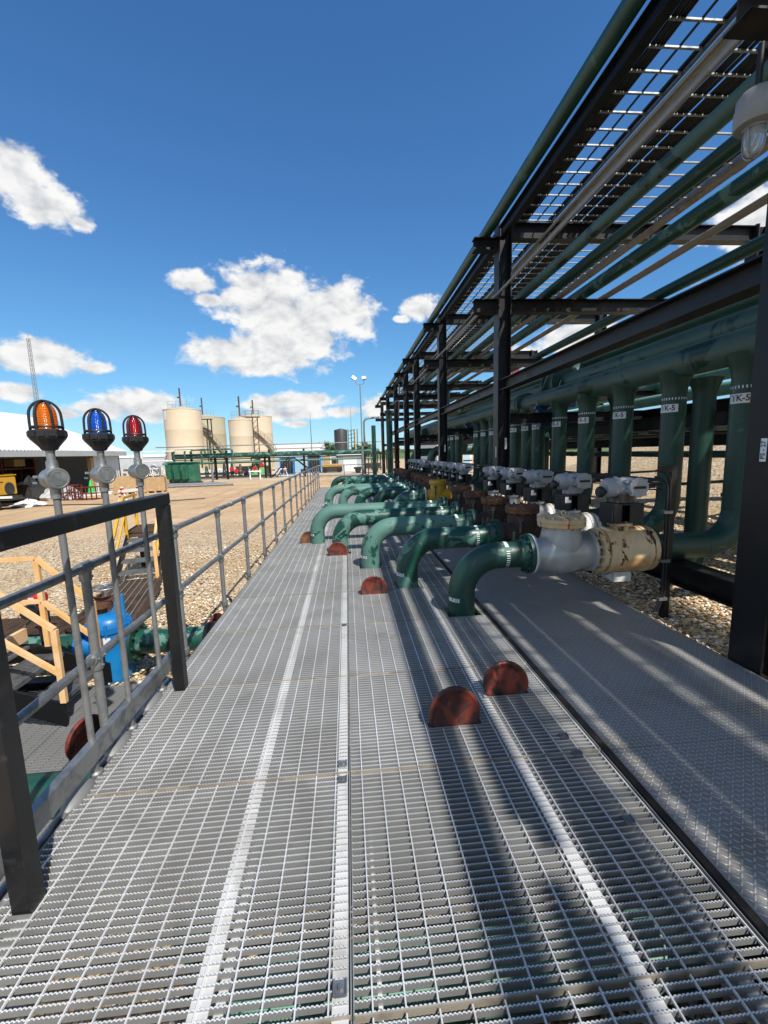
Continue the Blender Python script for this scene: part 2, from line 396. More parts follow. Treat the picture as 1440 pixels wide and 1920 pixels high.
# cumulus clouds: azimuth, elevation, half width, half height in radians
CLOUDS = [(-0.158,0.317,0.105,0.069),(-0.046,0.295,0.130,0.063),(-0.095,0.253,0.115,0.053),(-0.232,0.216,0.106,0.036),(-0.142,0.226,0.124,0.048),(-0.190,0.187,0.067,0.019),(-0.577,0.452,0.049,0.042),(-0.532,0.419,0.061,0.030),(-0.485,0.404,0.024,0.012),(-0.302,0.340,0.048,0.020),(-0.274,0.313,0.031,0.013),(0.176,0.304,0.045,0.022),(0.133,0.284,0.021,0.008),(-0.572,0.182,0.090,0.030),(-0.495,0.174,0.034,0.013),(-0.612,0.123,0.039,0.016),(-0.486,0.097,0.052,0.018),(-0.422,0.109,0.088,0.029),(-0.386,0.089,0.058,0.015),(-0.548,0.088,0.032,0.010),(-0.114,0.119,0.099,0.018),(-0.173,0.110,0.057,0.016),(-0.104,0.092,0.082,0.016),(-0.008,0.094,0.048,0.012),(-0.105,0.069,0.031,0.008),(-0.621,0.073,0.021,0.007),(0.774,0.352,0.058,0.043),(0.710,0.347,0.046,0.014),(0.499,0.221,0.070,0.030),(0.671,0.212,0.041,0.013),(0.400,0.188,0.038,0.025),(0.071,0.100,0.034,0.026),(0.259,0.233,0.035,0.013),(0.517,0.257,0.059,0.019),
  (.95,.25,.2,.08),(1.5,.35,.3,.1),(2.4,.3,.3,.12),(-1.3,.3,.25,.1),(-2.2,.4,.3,.1),(3.0,.25,.3,.1),(2.2,.62,.45,.24),(-2.6,.7,.5,.26),(1.5,.75,.35,.2),(-1.75,.8,.35,.2)]  # the high ones are unseen, added overhead and behind for neutral fill light
mask = None
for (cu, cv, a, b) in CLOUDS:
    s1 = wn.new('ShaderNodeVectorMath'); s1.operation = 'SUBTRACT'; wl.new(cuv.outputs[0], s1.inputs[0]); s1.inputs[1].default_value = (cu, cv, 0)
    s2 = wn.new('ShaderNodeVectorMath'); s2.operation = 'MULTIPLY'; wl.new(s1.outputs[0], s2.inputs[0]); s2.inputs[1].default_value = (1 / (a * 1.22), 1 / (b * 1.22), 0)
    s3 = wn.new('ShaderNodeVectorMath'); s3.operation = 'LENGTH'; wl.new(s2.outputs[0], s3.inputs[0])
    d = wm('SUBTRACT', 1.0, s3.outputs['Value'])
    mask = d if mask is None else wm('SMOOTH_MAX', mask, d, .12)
def wnoise(vec, scale, det, rough, dist=0, off=(0, 0, 0), sc=(1, 1.5, 1)):
    mp = wn.new('ShaderNodeMapping'); wl.new(vec, mp.inputs[0]); mp.inputs['Location'].default_value = off; mp.inputs['Scale'].default_value = sc
    nz = wn.new('ShaderNodeTexNoise'); wl.new(mp.outputs[0], nz.inputs['Vector']); nz.inputs['Scale'].default_value = scale; nz.inputs['Detail'].default_value = det; nz.inputs['Roughness'].default_value = rough; nz.inputs['Distortion'].default_value = dist
    return nz.outputs[0]
nz1 = wnoise(cuv.outputs[0], 15, 9, .58, .3)
nz2 = wnoise(cuv.outputs[0], 15, 9, .58, .3, off=(-.012, -.030, 0))
nz3 = wnoise(cuv.outputs[0], 42, 6, .6, .5, sc=(1, 1.3, 1))
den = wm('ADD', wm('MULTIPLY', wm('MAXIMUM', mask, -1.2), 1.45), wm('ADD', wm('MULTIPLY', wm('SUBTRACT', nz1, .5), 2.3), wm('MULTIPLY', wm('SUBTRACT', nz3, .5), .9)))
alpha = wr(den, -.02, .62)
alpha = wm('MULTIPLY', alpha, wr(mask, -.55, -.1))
relief = wm('SUBTRACT', nz1, nz2)
lit = wm('MULTIPLY_ADD', relief, 2.1, .80, True)
core = wr(den, .7, 1.7)
lit = wm('SUBTRACT', lit, wm('MULTIPLY', core, .16))
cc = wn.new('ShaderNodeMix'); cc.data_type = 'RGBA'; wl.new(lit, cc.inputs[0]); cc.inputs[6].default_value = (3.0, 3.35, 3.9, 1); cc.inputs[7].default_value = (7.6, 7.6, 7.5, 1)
tint = wn.new('ShaderNodeMix'); tint.data_type = 'RGBA'; tint.blend_type = 'MULTIPLY'; tint.inputs[0].default_value = 1
sv = wn.new('ShaderNodeVectorMath'); sv.operation = 'SCALE'; wl.new(sky.outputs[0], sv.inputs[0]); sv.inputs['Scale'].default_value = .1
sg = wn.new('ShaderNodeGamma'); wl.new(sv.outputs[0], sg.inputs[0]); sg.inputs[1].default_value = 1.12
tint0 = wn.new('ShaderNodeVectorMath'); tint0.operation = 'MULTIPLY'; wl.new(sg.outputs[0], tint0.inputs[0]); tint0.inputs[1].default_value = (.53, .945, 1.36)
kn = wn.new('ShaderNodeVectorMath'); kn.operation = 'MULTIPLY_ADD'; wl.new(tint0.outputs[0], kn.inputs[0]); kn.inputs[1].default_value = (.85, .85, .85); kn.inputs[2].default_value = (1, 1, 1)
dv = wn.new('ShaderNodeVectorMath'); dv.operation = 'DIVIDE'; wl.new(tint0.outputs[0], dv.inputs[0]); wl.new(kn.outputs[0], dv.inputs[1])
sw = wn.new('ShaderNodeVectorMath'); sw.operation = 'SCALE'; wl.new(dv.outputs[0], sw.inputs[0]); sw.inputs['Scale'].default_value = 14.5
wl.new(sw.outputs[0], tint.inputs[6]); tint.inputs[7].default_value = (1, 1, 1, 1)
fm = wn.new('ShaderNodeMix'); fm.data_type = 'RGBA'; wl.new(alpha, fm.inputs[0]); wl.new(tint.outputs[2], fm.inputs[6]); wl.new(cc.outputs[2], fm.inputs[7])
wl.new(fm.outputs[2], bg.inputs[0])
sl = bpy.data.lights.new('sun', 'SUN'); sl.energy = 4.8; sl.angle = R(.53); sl.color = (1, .955, .88)
so = bpy.data.objects.new('sun', sl); COL.objects.link(so); so.rotation_euler = (-SUN).to_track_quat('-Z', 'Y').to_euler()

# ------------------------------------------------------------------ ground: yard 0.75 m under the walkway, gravel pad and bank to the right
def ground_z(x, y):
    P = [(1.2, -.75), (1.9, -.13), (5, -.1), (7, .22), (8.5, .5), (11, 1.2), (15, 2.3), (20, 2.9), (60, 3.0), (90, -.75)]
    if x <= P[0][0]: return -.75
    z = P[-1][1]
    for (a, za), (b, zb) in zip(P, P[1:]):
        if x <= b: z = za + (zb - za) * (x - a) / (b - a); break
    lim = -.13 if x > 1.9 else -.75
    t = max(0, min(1, (y - 17) / 8)); t = t * t * (3 - 2 * t)
    t2 = max(0, min(1, (y - 26) / 10))
    z = z * (1 - t) + min(z, lim) * t
    return z * (1 - t2) - .75 * t2
xs = [-2500, -600, -200, -90, -50, -30, -20, -14, -10, -7, -5, -3.5, -2.5, -1.5, -.5, .4, 1.2, 1.9, 2.6, 3.3, 4, 5, 6, 7, 8.5, 9.5, 11, 13, 15, 17, 20, 26, 35, 60, 90, 200, 600, 2500]
ys = [-60, -20, -8, -3, 0, 2, 4, 6, 8, 10, 12, 14, 16, 17, 18, 19, 20, 21, 22, 23, 24, 25, 26, 28, 30, 33, 36, 40, 50, 70, 100, 160, 300, 800, 3500]
mb = MB(); nx = len(xs)
mb.v = [(x, y, ground_z(x, y) + (random.uniform(-.03, .03) if -14 < x < 17 and not (-1.6 < x < 3.4) and y < 40 else 0)) for y in ys for x in xs]
mb.f = [(j*nx+i, j*nx+i+1, (j+1)*nx+i+1, (j+1)*nx+i) for j in range(len(ys)-1) for i in range(nx-1)]
struct('ground', mb, M['ground'], 60); tag(bpy.data.objects['ground'], 'light brown gravel and bare dirt yard around the walkway', 'ground')

# loose stones lying on the gravel where it is close to the camera
def stone_mat():
    k = NT('loose_stone'); g = k.t.nodes.new('ShaderNodeNewGeometry'); r = g.outputs['Random Per Island']
    c = k.mix(r, (.38, .25, .125), (.76, .59, .37)); r2 = k.math('FRACT', k.math('MULTIPLY', r, 17.3)); c = k.mix(k.ramp(r2, (.8, .82)), c, (.8, .74, .64)); c = k.mix(k.ramp(r2, (.12, .1)), c, (.16, .12, .09))
    return k.out(Base__Color=c, Roughness=.85, Specular__IOR__Level=.2)
M['stone'] = stone_mat()
_t = (1 + 5 ** .5) / 2
ICO_V = [Vector(p).normalized() for p in ((-1,_t,0),(1,_t,0),(-1,-_t,0),(1,-_t,0),(0,-1,_t),(0,1,_t),(0,-1,-_t),(0,1,-_t),(_t,0,-1),(_t,0,1),(-_t,0,-1),(-_t,0,1))]
ICO_F = [(0,11,5),(0,5,1),(0,1,7),(0,7,10),(0,10,11),(1,5,9),(5,11,4),(11,10,2),(10,7,6),(7,1,8),(3,9,4),(3,4,2),(3,2,6),(3,6,8),(3,8,9),(4,9,5),(2,4,11),(6,2,10),(8,6,7),(9,8,1)]
rs_ = random.Random(21); mb = MB()
for (xa, xb, ya, yb, n) in ((2.99, 4.2, 2.2, 6.5, 3200), (4.2, 7.0, 2.5, 9.0, 1500), (-4.6, -1.5, 4.1, 7.5, 2600), (-6.0, -1.5, 7.5, 12.0, 1800), (2.99, 3.5, 6.5, 11, 700)):
    for _i in range(n):
        x, y = rs_.uniform(xa, xb), rs_.uniform(ya, yb); s = rs_.uniform(.009, .021) * (1.35 if rs_.random() < .12 else 1)
        mm = Matrix.Rotation(rs_.uniform(0, 6.3), 3, 'Z') @ Matrix.Rotation(rs_.uniform(-.4, .4), 3, 'X'); sx, sy, sz = s * rs_.uniform(.9, 1.5), s, s * rs_.uniform(.45, .8)
        gz = ground_z(x, y) + s * .25
        if -14 < x < 17 and not (-1.6 < x < 3.4): gz += .012
        mb.add([Vector((x, y, gz)) + mm @ Vector((v.x * sx * rs_.uniform(.85, 1.15), v.y * sy * rs_.uniform(.85, 1.15), v.z * sz)) for v in ICO_V], ICO_F)
o = obj('loose_stones', mb, M['stone'], None, 0, False); tag(o, 'loose pale stones scattered over the gravel near the walkway', 'stones', kind='stuff')

# ------------------------------------------------------------------ serrated grating walkway
def spans_out(a, b, cuts):
    segs = [(a, b)]
    for (c, d) in cuts:
        segs = [q for (s, e) in segs for q in ((s, min(e, c)), (max(s, d), e)) if q[1] - q[0] > .004]
    return segs
def grating_mb(w, l, pitch=.0303, tooth=.0142, hb=.027, th=.0045, cross=.1015, teeth=True, edge=True, holes=(), seam=False):
    mb = MB(); n = int(l / pitch)
    for i in range(n + 1):
        y = .004 + i * pitch
        for (xs0, xs1) in spans_out(0, w, [(h[0], h[1]) for h in holes if h[2] - .004 < y < h[3]]):
          if teeth:
            nt = int((xs1 - xs0) / tooth); prof = []
            for k in range(nt):
                x = xs0 + k * tooth
                prof += [(x, 0), (x + tooth * .50, 0), (x + tooth * .62, -.0042), (x + tooth * .9, -.0042)]
            prof.append((xs0 + nt * tooth, 0))
            m = len(prof); vs = []
            for (x, z) in prof: vs += [(x, y, z), (x, y + th, z), (x, y, -hb), (x, y + th, -hb)]
            fs = []; tp = []
            for k in range(m - 1):
                a, b = 4 * k, 4 * (k + 1)
                tp.append((a, b, b + 1, a + 1)); fs += [(a + 2, b + 2, b, a), (a + 1, b + 1, b + 3, a + 3)]
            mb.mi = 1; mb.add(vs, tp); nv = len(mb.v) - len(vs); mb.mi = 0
            mb.f += [tuple(q + nv for q in f) for f in fs]; mb.m += [0] * len(fs); vs = []; fs = []
            mb.f += [tuple(q + nv for q in f) for f in ((0, 1, 3, 2), (4*(m-1), 4*(m-1)+2, 4*(m-1)+3, 4*(m-1)+1))]; mb.m += [0, 0]
          else: mb.box(xs0, xs1, y, y + th, -hb, 0)
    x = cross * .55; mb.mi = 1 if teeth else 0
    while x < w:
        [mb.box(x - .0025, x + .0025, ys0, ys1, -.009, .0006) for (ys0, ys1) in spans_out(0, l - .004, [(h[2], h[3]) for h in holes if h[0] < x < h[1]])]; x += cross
    mb.mi = 0
    for (a, b, c, d) in holes:
        mb.box(a - .005, a, c, d, -hb - .01, .004); mb.box(b, b + .005, c, d, -hb - .01, .004); mb.box(a - .005, b + .005, c - .005, c, -hb - .01, .004); mb.box(a - .005, b + .005, d, d + .005, -hb - .01, .004)
    if seam:
        mb.mi = 2; [mb.box(p0, p1, -.0005, .0035, -hb - .002, .0012) for (p0, p1) in spans_out(0, w, [(h[0], h[1]) for h in holes if h[2] < .004])]; mb.mi = 0
    if edge:
        mb.box(-.004, 0, .001, l - .004, -hb - .001, .001); mb.box(w, w + .004, .001, l - .004, -hb - .001, .001)
    return mb
XL0, XL1, XR0, XR1 = -1.40, -.058, -.046, 1.345
wk = thing('grating_walkway', 'long raised walkway of serrated galvanised steel grating running to the far railing', 'walkway', (0, 0, 0))
GM3 = [M['bars'], M['bar_edge'], M['seam_edge']]
PIPES_AT = [(1.13, 4.2), (.70, 5.2), (.285, 6.2), (-.17, 7.18), (-.62, 8.14), (1.13, 10.3), (.70, 11.1), (.285, 11.9), (-.17, 12.65), (-.62, 13.4)]
SLOTS = [(.597, 2.40, .168), (1.03, 2.68, .16), (.26, 4.94, .163), (-.215, 7.0, .168), (-.785, 8.12, .172)]
CUTS = [(x - .165, x + .175, y - .16, y + .17) for x, y in PIPES_AT] + [(x - r, x + r, y - .03, y + .03) for x, y, r in SLOTS]
pl = obj('grating_panel', grating_mb(XL1 - XL0, .995, seam=True), GM3, wk, 0, False); pr_ = obj('grating_panel', grating_mb(XR1 - XR0, .995, seam=True), GM3, wk, 0, False)
for i in range(-1, 22):
    for j, src in enumerate((pl, pr_)):
        yy, xa, ww = .07 + i, (XL0, XR0)[j], (XL1 - XL0, XR1 - XR0)[j]
        hs = [(max(a - xa, .006), min(b - xa, ww - .006), max(c - yy, .0), min(d - yy, .99)) for (a, b, c, d) in CUTS if a < xa + ww and b > xa and c < yy + .99 and d > yy]
        hs = [h for h in hs if h[1] - h[0] > .02 and h[3] - h[2] > .01]
        if hs and i != -1: o = obj('grating_panel', grating_mb(ww, .995, seam=True, holes=hs), GM3, wk, 0, False); o.location = (xa, yy, random.uniform(-.002, .002)); continue
        o = src if i == -1 else src.copy()
        if i != -1: COL.objects.link(o); o.parent = wk
        o.location = ((XL0, XR0)[j], .07 + i, random.uniform(-.002, .002)); 
for (xc, wd, m) in ((-.525, .062, 'flange_white'), (-.09, .052, 'flange_white'), (.035, .014, 'flange_white'), (-.468, .03, 'flange_white'), (.87, .056, 'flange_white'), (1.20, .05, 'flange_white'), (-1.28, .07, 'flange_white')):
    zt = {-.525: -.0075, -.09: -.0065, .87: -.0085}.get(xc, -.0285); ye = 22.0
    mb = MB().box(xc - wd/2, xc + wd/2, -.9, ye, zt - .007, zt)
    mb.box(xc - .004, xc + .004, -.9, ye, -.15, zt - .007); obj('support_beam', mb, M[m], wk)
mb = MB()
for y in [i * 3.0 - .6 for i in range(8)]: mb.ibeam((XL0, y, -.25), (XR1, y, -.25), .2, .12)
mb.box(XL0 - .012, XL0 - .006, -.9, 22.0, -.2, -.002); obj('floor_frame', mb, M['black'], wk)
for (x, y) in ((-.09, 2.02), (-.09, 2.13), (-.09, 1.14), (-.09, .85), (-.09, 4.05), (1.20, 1.62), (1.20, 2.05), (1.2, 2.2)):
    mb = MB().box(x - .018, x + .018, y - .022, y + .022, .0012, .005); mb.cyl((x, y, .005), (x, y, .012), .009, 6)
    mb.box(x - .022, x - .017, y - .02, y + .02, .0012, .014); mb.box(x + .017, x + .022, y - .02, y + .02, .0012, .014)
    obj('saddle_clip', mb, M['galv'], wk)
for y in (.12, 1.0, 2.05, 3.3, 4.5):
    for xx in (-1.2, 1.18): obj('support_leg', MB().box(xx - .07, xx + .07, y, y + .15, -.8, -.36), M['black'], wk)
# chequer plate path beside it
mb = MB()
for i in range(-1, 10): mb.box(1.392, 2.955, -.3 + 2.4 * i, -.3 + 2.4 * (i + 1) - .004, -.036, -.03)
o = struct('plate_path', mb, M['plate']); tag(o, 'grey chequer plate path between the grating and the gravel', 'path')
mb = MB()
mb.box(1.353, 1.388, -.9, 22, -.20, .012); mb.box(2.957, 2.963, -1, 22, -.13, -.03)
o = one('edge_angle', mb, M['black'], 'black steel edging strip between the grating and the chequer plate', 'edging')
# ------------------------------------------------------------------ overhead pipe rack
COLY = [-8.3, -2.75, 2.85, 8.45, 13.75, 18.75, 22.0, 26.5, 31.5, 36.5]
rack = thing('pipe_rack', 'tall black steel pipe rack of columns and cross beams along the right', 'pipe rack', (0, 0, 0))
XF, XB = 3.105, 8.3
colbm = MB().ibeam((0, 0, 0), (0, 0, 6.0), .25, .27, .018, .012, up=(1, 0, 0))
crossU = MB().ibeam((XF + .127, 0, 5.71), (XB - .127, 0, 5.71), .28, .2)
crossL = MB().ibeam((XF + .127, 0, 4.38), (XB - .127, 0, 4.38), .24, .2)
crossM = MB().ibeam((XF + .127, 0, 2.27), (XB - .127, 0, 2.27), .2, .16)
crossN = MB().ibeam((4.35, 0, 2.79), (XB, 0, 2.79), .2, .16)
def endplates(mb, z, h):
    for x, s in ((XF + .127, 1), (XB - .127, -1)):
        mb.box(min(x, x + s * .014), max(x, x + s * .014), -.11, .11, z - h/2 - .03, z + h/2 + .03)
        for yy in (-.07, .07):
            for zz in (-.3, 0, .3): mb.cyl((x + s * .012, yy, z + zz * h), (x + s * .034, yy, z + zz * h), .013, 6)
for q_, z_, h_ in ((crossU, 5.71, .28), (crossL, 4.38, .24), (crossM, 2.27, .2)): endplates(q_, z_, h_)
colbm.bevbox(-.2, .2, -.2, .2, .0, .03, .004)
for sx_ in (-.16, .16):
    for sy_ in (-.16, .16): colbm.cyl((sx_, sy_, .03), (sx_, sy_, .07), .016, 6)
brU = MB().ibeam((2.53, 0, 5.48), (XF - .128, 0, 5.48), .22, .2); brL = MB().ibeam((2.53, 0, 4.38), (XF - .128, 0, 4.38), .24, .2)
def inst(name, mb, mat, parent, locs, store={}):
    o0 = None
    for i, l in enumerate(locs):
        if o0 is None: o0 = o = obj(name, mb, mat, parent)
        else: o = o0.copy(); COL.objects.link(o); o.parent = parent
        o.location = l
    return o0
inst('column', colbm, M['black'], rack, [(XF, y, -.13) for y in COLY if y != -2.75] + [(XB, y, -.13) for y in COLY if y != -2.75])
inst('upper_cross_beam', crossU, M['black'], rack, [(0, y, 0) for y in COLY if y != -2.75])
inst('lower_cross_beam', crossL, M['black'], rack, [(0, y, 0) for y in COLY if y != -2.75])
inst('header_beam', crossM, M['black'], rack, [(0, y, 0) for y in COLY if y != -2.75])
inst('upper_bracket', brU, M['black'], rack, [(0, y, 0) for y in COLY if y != -2.75])
inst('lower_bracket', brL, M['black'], rack, [(0, y, 0) for y in COLY if y != -2.75])
inst('short_cross_beam', crossN, M['black'], rack, [(0, y + .95, 0) for y in COLY if y > 0])
spans = list(zip(COLY, COLY[1:]))
for a, b in spans[:8]:
    obj('side_beam', MB().ibeam((XF, a + .14, 2.9), (XF, b - .14, 2.9), .2, .2), M['black'], rack)
    obj('top_beam', MB().ibeam((XF - .085, a + .14, 5.62), (XF - .085, b - .14, 5.62), .22, .115), M['black'], rack)
obj('side_beam', MB().ibeam((XB, -2, 4.4), (XB, 36, 4.4), .2, .2), M['black'], rack)
obj('pipe_support_beam', MB().ibeam((3.45, -4, .335), (3.45, 21, .335), .235, .2), M['black'], rack)
for y in (5.7, 11, 16.2): obj('stub_post', MB().box(3.38, 3.52, y - .07, y + .07, -.2, .21), M['black'], rack)
for (x, y, h) in ((6.9, 7.0, 2.16), (7.6, 9.6, 2.6), (6.2, 12.4, 2.16), (7.0, 15.5, 2.6), (6.4, 11.0, 2.6), (7.4, 6.0, 2.6)):
    obj('stub_post', MB().ibeam((x, y, ground_z(x, y) - .1), (x, y, h), .2, .2, up=(1, 0, 0)), M['black'], rack)
obj('inner_beam', MB().ibeam((6.2, 2, 2.28), (6.2, 22, 2.28), .2, .16), M['black'], rack)
obj('inner_beam', MB().ibeam((5.3, 2, 2.02), (5.3, 22, 2.02), .22, .16), M['black'], rack)
obj('inner_beam', MB().ibeam((6.0, 2, 1.72), (6.0, 22, 1.72), .18, .14), M['black'], rack)
for y in (5.6, 7.5, 9.6, 11.6): obj('inner_cross_beam', MB().ibeam((5.4, y, 2.0), (8.1, y, 2.0), .2, .14), M['black'], rack)
for (x, y) in ((5.55, 2.4), (6.1, 2.6), (5.55, 8.45), (5.55, 13.75), (5.6, 4.9), (6.0, 10.4)): obj('stub_post', MB().ibeam((x, y, -.3), (x, y, 1.95), .2, .2, up=(1, 0, 0)), M['black'], rack)
obj('inner_beam', MB().ibeam((7.5, 2, 2.72), (7.5, 22, 2.72), .2, .16), M['black'], rack)
for (x0, y0, z0, x1, y1, z1) in ((8.3, 5.5, .55, 7.2, 7.3, 1.3), (3.25, 26.5, 3.6, 3.1, 24.5, 5.4)):
    obj('brace', MB().cyl((x0, y0, z0), (x1, y1, z1), .04, 10), M['galv_dull'], rack)
for y in (5.5, 7.1, 10.2): obj('brace', MB().bar((5.2, y, .95), (8.2, y + .15, 1.0), .07, .05), M['black'], rack)
# number plate on the near column, blank plates further on
def plate_text(parent, txt, x, y, z, w, h, size):
    p = obj('number_plate', MB().box(x - .003, x, y - w/2, y + w/2, z - h/2, z + h/2), M['label_white'], parent)
    if txt: obj('lettering', text_mb(txt, size, lambda a, b: (x - .0045, y + b, z + a)), M['ink'], p, 0, False)
plate_text(rack, 'PS - 27', XF - .1265, 2.845, 1.615, .046, .165, .046)
for y, z in ((8.4, 1.62), (13.7, 1.62), (18.7, 1.62)): plate_text(rack, '', XF - .1265, y, z, .04, .22, 0)
for y, z in ((8.295, 1.78), (13.6, 1.75)):
    obj('number_plate', MB().box(XF + .02, XF + .06, y + .02 - .003, y + .02, z - .11, z + .11), M['label_white'], rack)

# ------------------------------------------------------------------ pipes lying along the rack
def long_pipe(name, x, z, r, y0, y1, mat, label, cat='pipe', collars=(), n=20, grp=None, ends=None):
    pts = [(x, y0 + (y1 - y0) * i / 24, z) for i in range(25)]
    if ends: pts = pts[:-1] + ends
    mb = MB().tube(pts, r, n)
    for c in collars: mb.lathe([(r, -.06), (r + .006, -.055), (r + .006, .055), (r, .06)], (x, c, z), (0, 1, 0), n, False)
    o = obj(name, mb, mat); o.location = (0, 0, 0)
    return tag(o, label, cat, grp)
LONG = [
 ('overhead_pipe', 2.78, 5.69, .095, 'green_dark', 'dark green pipe on the outer brackets along the top edge of the rack', 39),
 ('overhead_pipe', 3.49, 4.59, .088, 'green_mid', 'leftmost thick green pipe on the lower rack beams, beside the cable trays', 20.4),
 ('overhead_pipe', 3.95, 4.59, .086, 'green_dark', 'second green pipe on the lower rack beams, dark underside, left of the grey pipe', 20.2),
 ('overhead_pipe', 4.23, 4.545, .044, 'tan_pipe', 'thin dusty grey pipe between two thick green pipes on the rack', 30),
 ('overhead_pipe', 4.69, 4.61, .112, 'green', 'thickest shiny green pipe on the lower rack beams', 30),
 ('overhead_pipe', 5.15, 4.555, .055, 'tan_pipe', 'thin tan pipe standing clear against the sky right of the thickest green pipe', 30),
 ('overhead_pipe', 6.3, 4.61, .105, 'green_dark', 'dark green pipe far right on the lower rack beams', 30),
 ('overhead_pipe', 5.75, 2.48, .10, 'mint', 'pale green pipe behind the risers, left of two', 22),
 ('overhead_pipe', 7.1, 2.95, .12, 'mint', 'pale green pipe behind the risers, right of two', 22),
 ('overhead_pipe', 5.6, 1.50, .055, 'green_dark', 'thin dark green pipe behind the risers under the black inner beam', 22),
 ('overhead_pipe', 6.5, 2.30, .09, 'mint', 'pale green pipe on the inner beams between the two other pale ones', 22),
 ('overhead_pipe', 5.45, 3.55, .12, 'green_dark', 'dark green pipe riding above the plain header', 22),
 ('overhead_pipe', 7.75, 1.9, .07, 'green_dark', 'low dark green pipe in front of the gravel bank', 22),
 ('header_pipe', 4.95, 3.10, .178, 'green_mid', 'plain green header pipe behind the branched header', 34),
]
for (nm, x, z, r, m, lab, y1) in LONG:
    long_pipe(nm, x, z, r, -9 if z > 4 else 2.2, y1, M[m], lab, collars=(4.6, 10.3, 16) if r < .06 else ())
COND = [(2.93, 4.54, .028, 'conduit', 'thin grey conduit running past the rack columns on the lower brackets'),
        (3.70, 5.32, .036, 'conduit', 'thin grey conduit with a rusty coupling slung under the cable tray'),
        (3.60, 5.36, .026, 'conduit', 'thinnest grey conduit under the cable tray beside the rusty coupling')]
for (x, z, r, m, lab) in COND: long_pipe('conduit_pipe', x, z, r, -9, 36, M[m], lab, 'conduit', (3.9, 9.8, 15.5))

# cable trays with cables
def tray(x0, x1, y0, y1, z, label, grp):
    t = thing('cable_tray', label, 'cable tray', (0, y0, 0), 0, grp); L = y1 - y0 - .01
    for x in (x0, x1):
        s = 1 if x == x0 else -1
        mb = MB().box(x, x + s * .004, 0, L, z, z + .1); mb.box(x + s * .004, x + s * .03, 0, L, z, z + .004); obj('side_rail', mb, M['galv_dull'], t)
    n = int(L / .3)
    for i in range(n + 1):
        y = .05 + i * .3
        if y > L: break
        mb = MB().box(x0 + .004, x1 - .004, y - .014, y + .014, z + .012, z + .03); obj('rung', mb, M['galv'], t)
bays = spans[:8]
for i, (a, b) in enumerate(bays):
    w = ['far behind the near column', 'over the near column', 'between the near and second columns', 'past the second column', 'past the third column', 'past the fourth column', 'past the fifth column', 'past the sixth column', 'at the far end'][i]
    tray(3.34, 4.10, a, b, 5.93, 'ladder cable tray on the rack top, outer run, section ' + w, 'cable tray sections of the outer run')
    tray(4.28, 5.02, a, b, 5.93, 'ladder cable tray on the rack top, inner run, section ' + w, 'cable tray sections of the inner run')
one('strut_channel', MB().box(4.125, 4.255, -9, 34, 5.88, 5.89).box(4.125, 4.135, -9, 34, 5.89, 5.93).box(4.245, 4.255, -9, 34, 5.89, 5.93), M['tan_pipe'], 'flat grey channel running between the two cable trays', 'channel')
def cable(x, r, w, lab, grp):
    pts = [(x + random.uniform(-.008, .008), -9 + 42 * i / 30, 5.96 + r + random.uniform(0, .004)) for i in range(31)]
    tag(obj('power_cable', MB().tube(pts, r, 8), M['dark_cable']), lab, 'cable', grp)
g1 = 'black cables packed against the left side of the outer tray'
for i in range(8): cable(3.37 + i * .034, .0165, 0, 'black cable packed in the bundle along the left side of the outer tray', g1)
cable(3.80, .014, 0, 'single black cable lying alone down the middle of the outer tray', None)
for i in range(2): cable(4.03 + i * .036, .016, 0, 'black cable of the pair along the right side of the outer tray', 'cable pair on the right of the outer tray')
for i in range(6): cable(4.485 + i * .031, .014, 0, 'black cable in the middle bundle of the inner tray', 'cables in the middle of the inner tray')
for i in range(3): cable(4.315 + i * .033, .015, 0, 'black cable along the left edge of the inner tray', 'cables along the left edge of the inner tray')
for i in range(9): cable(4.705 + i * .034, .0165, 0, 'black cable packed in the bundle along the right side of the inner tray', 'black cables on the right of the inner tray')

for i in range(6): cable(5.82 + i * .05, .022, 0, 'thick black cable in the wide bundle on the innermost tray', 'thick cables on the innermost tray')
for i, (a, b) in enumerate(bays):
    w = ['far behind the near column', 'over the near column', 'between the near and second columns', 'past the second column', 'past the third column', 'past the fourth column', 'past the fifth column', 'past the sixth column', 'at the far end'][i]
    if i < 8: tray(5.25, 6.17, a, b, 5.93, 'wide innermost ladder cable tray on the rack top, section ' + w, 'cable tray sections of the innermost run')
# branched header with clamps
hd = thing('header_pipe', 'dull green branched header pipe that the labelled risers hang from', 'pipe', (4.15, 0, 2.66))
mb = MB().tube([(0, 2.3 + 27 * i / 30, 0) for i in range(31)], .178, 28); mb.lathe([(.178, 0), (.172, -.05), (.14, -.10), (.08, -.135), (.01, -.145)], (0, 2.3, 0), (0, 1, 0), 28, False); obj('barrel', mb, M['green_mid'], hd)
mb = MB().lathe([(.178, -.12), (.26, -.11), (.26, -.02), (.2, 0), (.26, .02), (.26, .11), (.178, .12)], (0, 9.75, 0), (0, 1, 0), 28, False); mb.bolts((0, 9.75, 0), (0, 1, 0), .225, 12, .016, .29); obj('flange_joint', mb, M['green_dark'], hd)
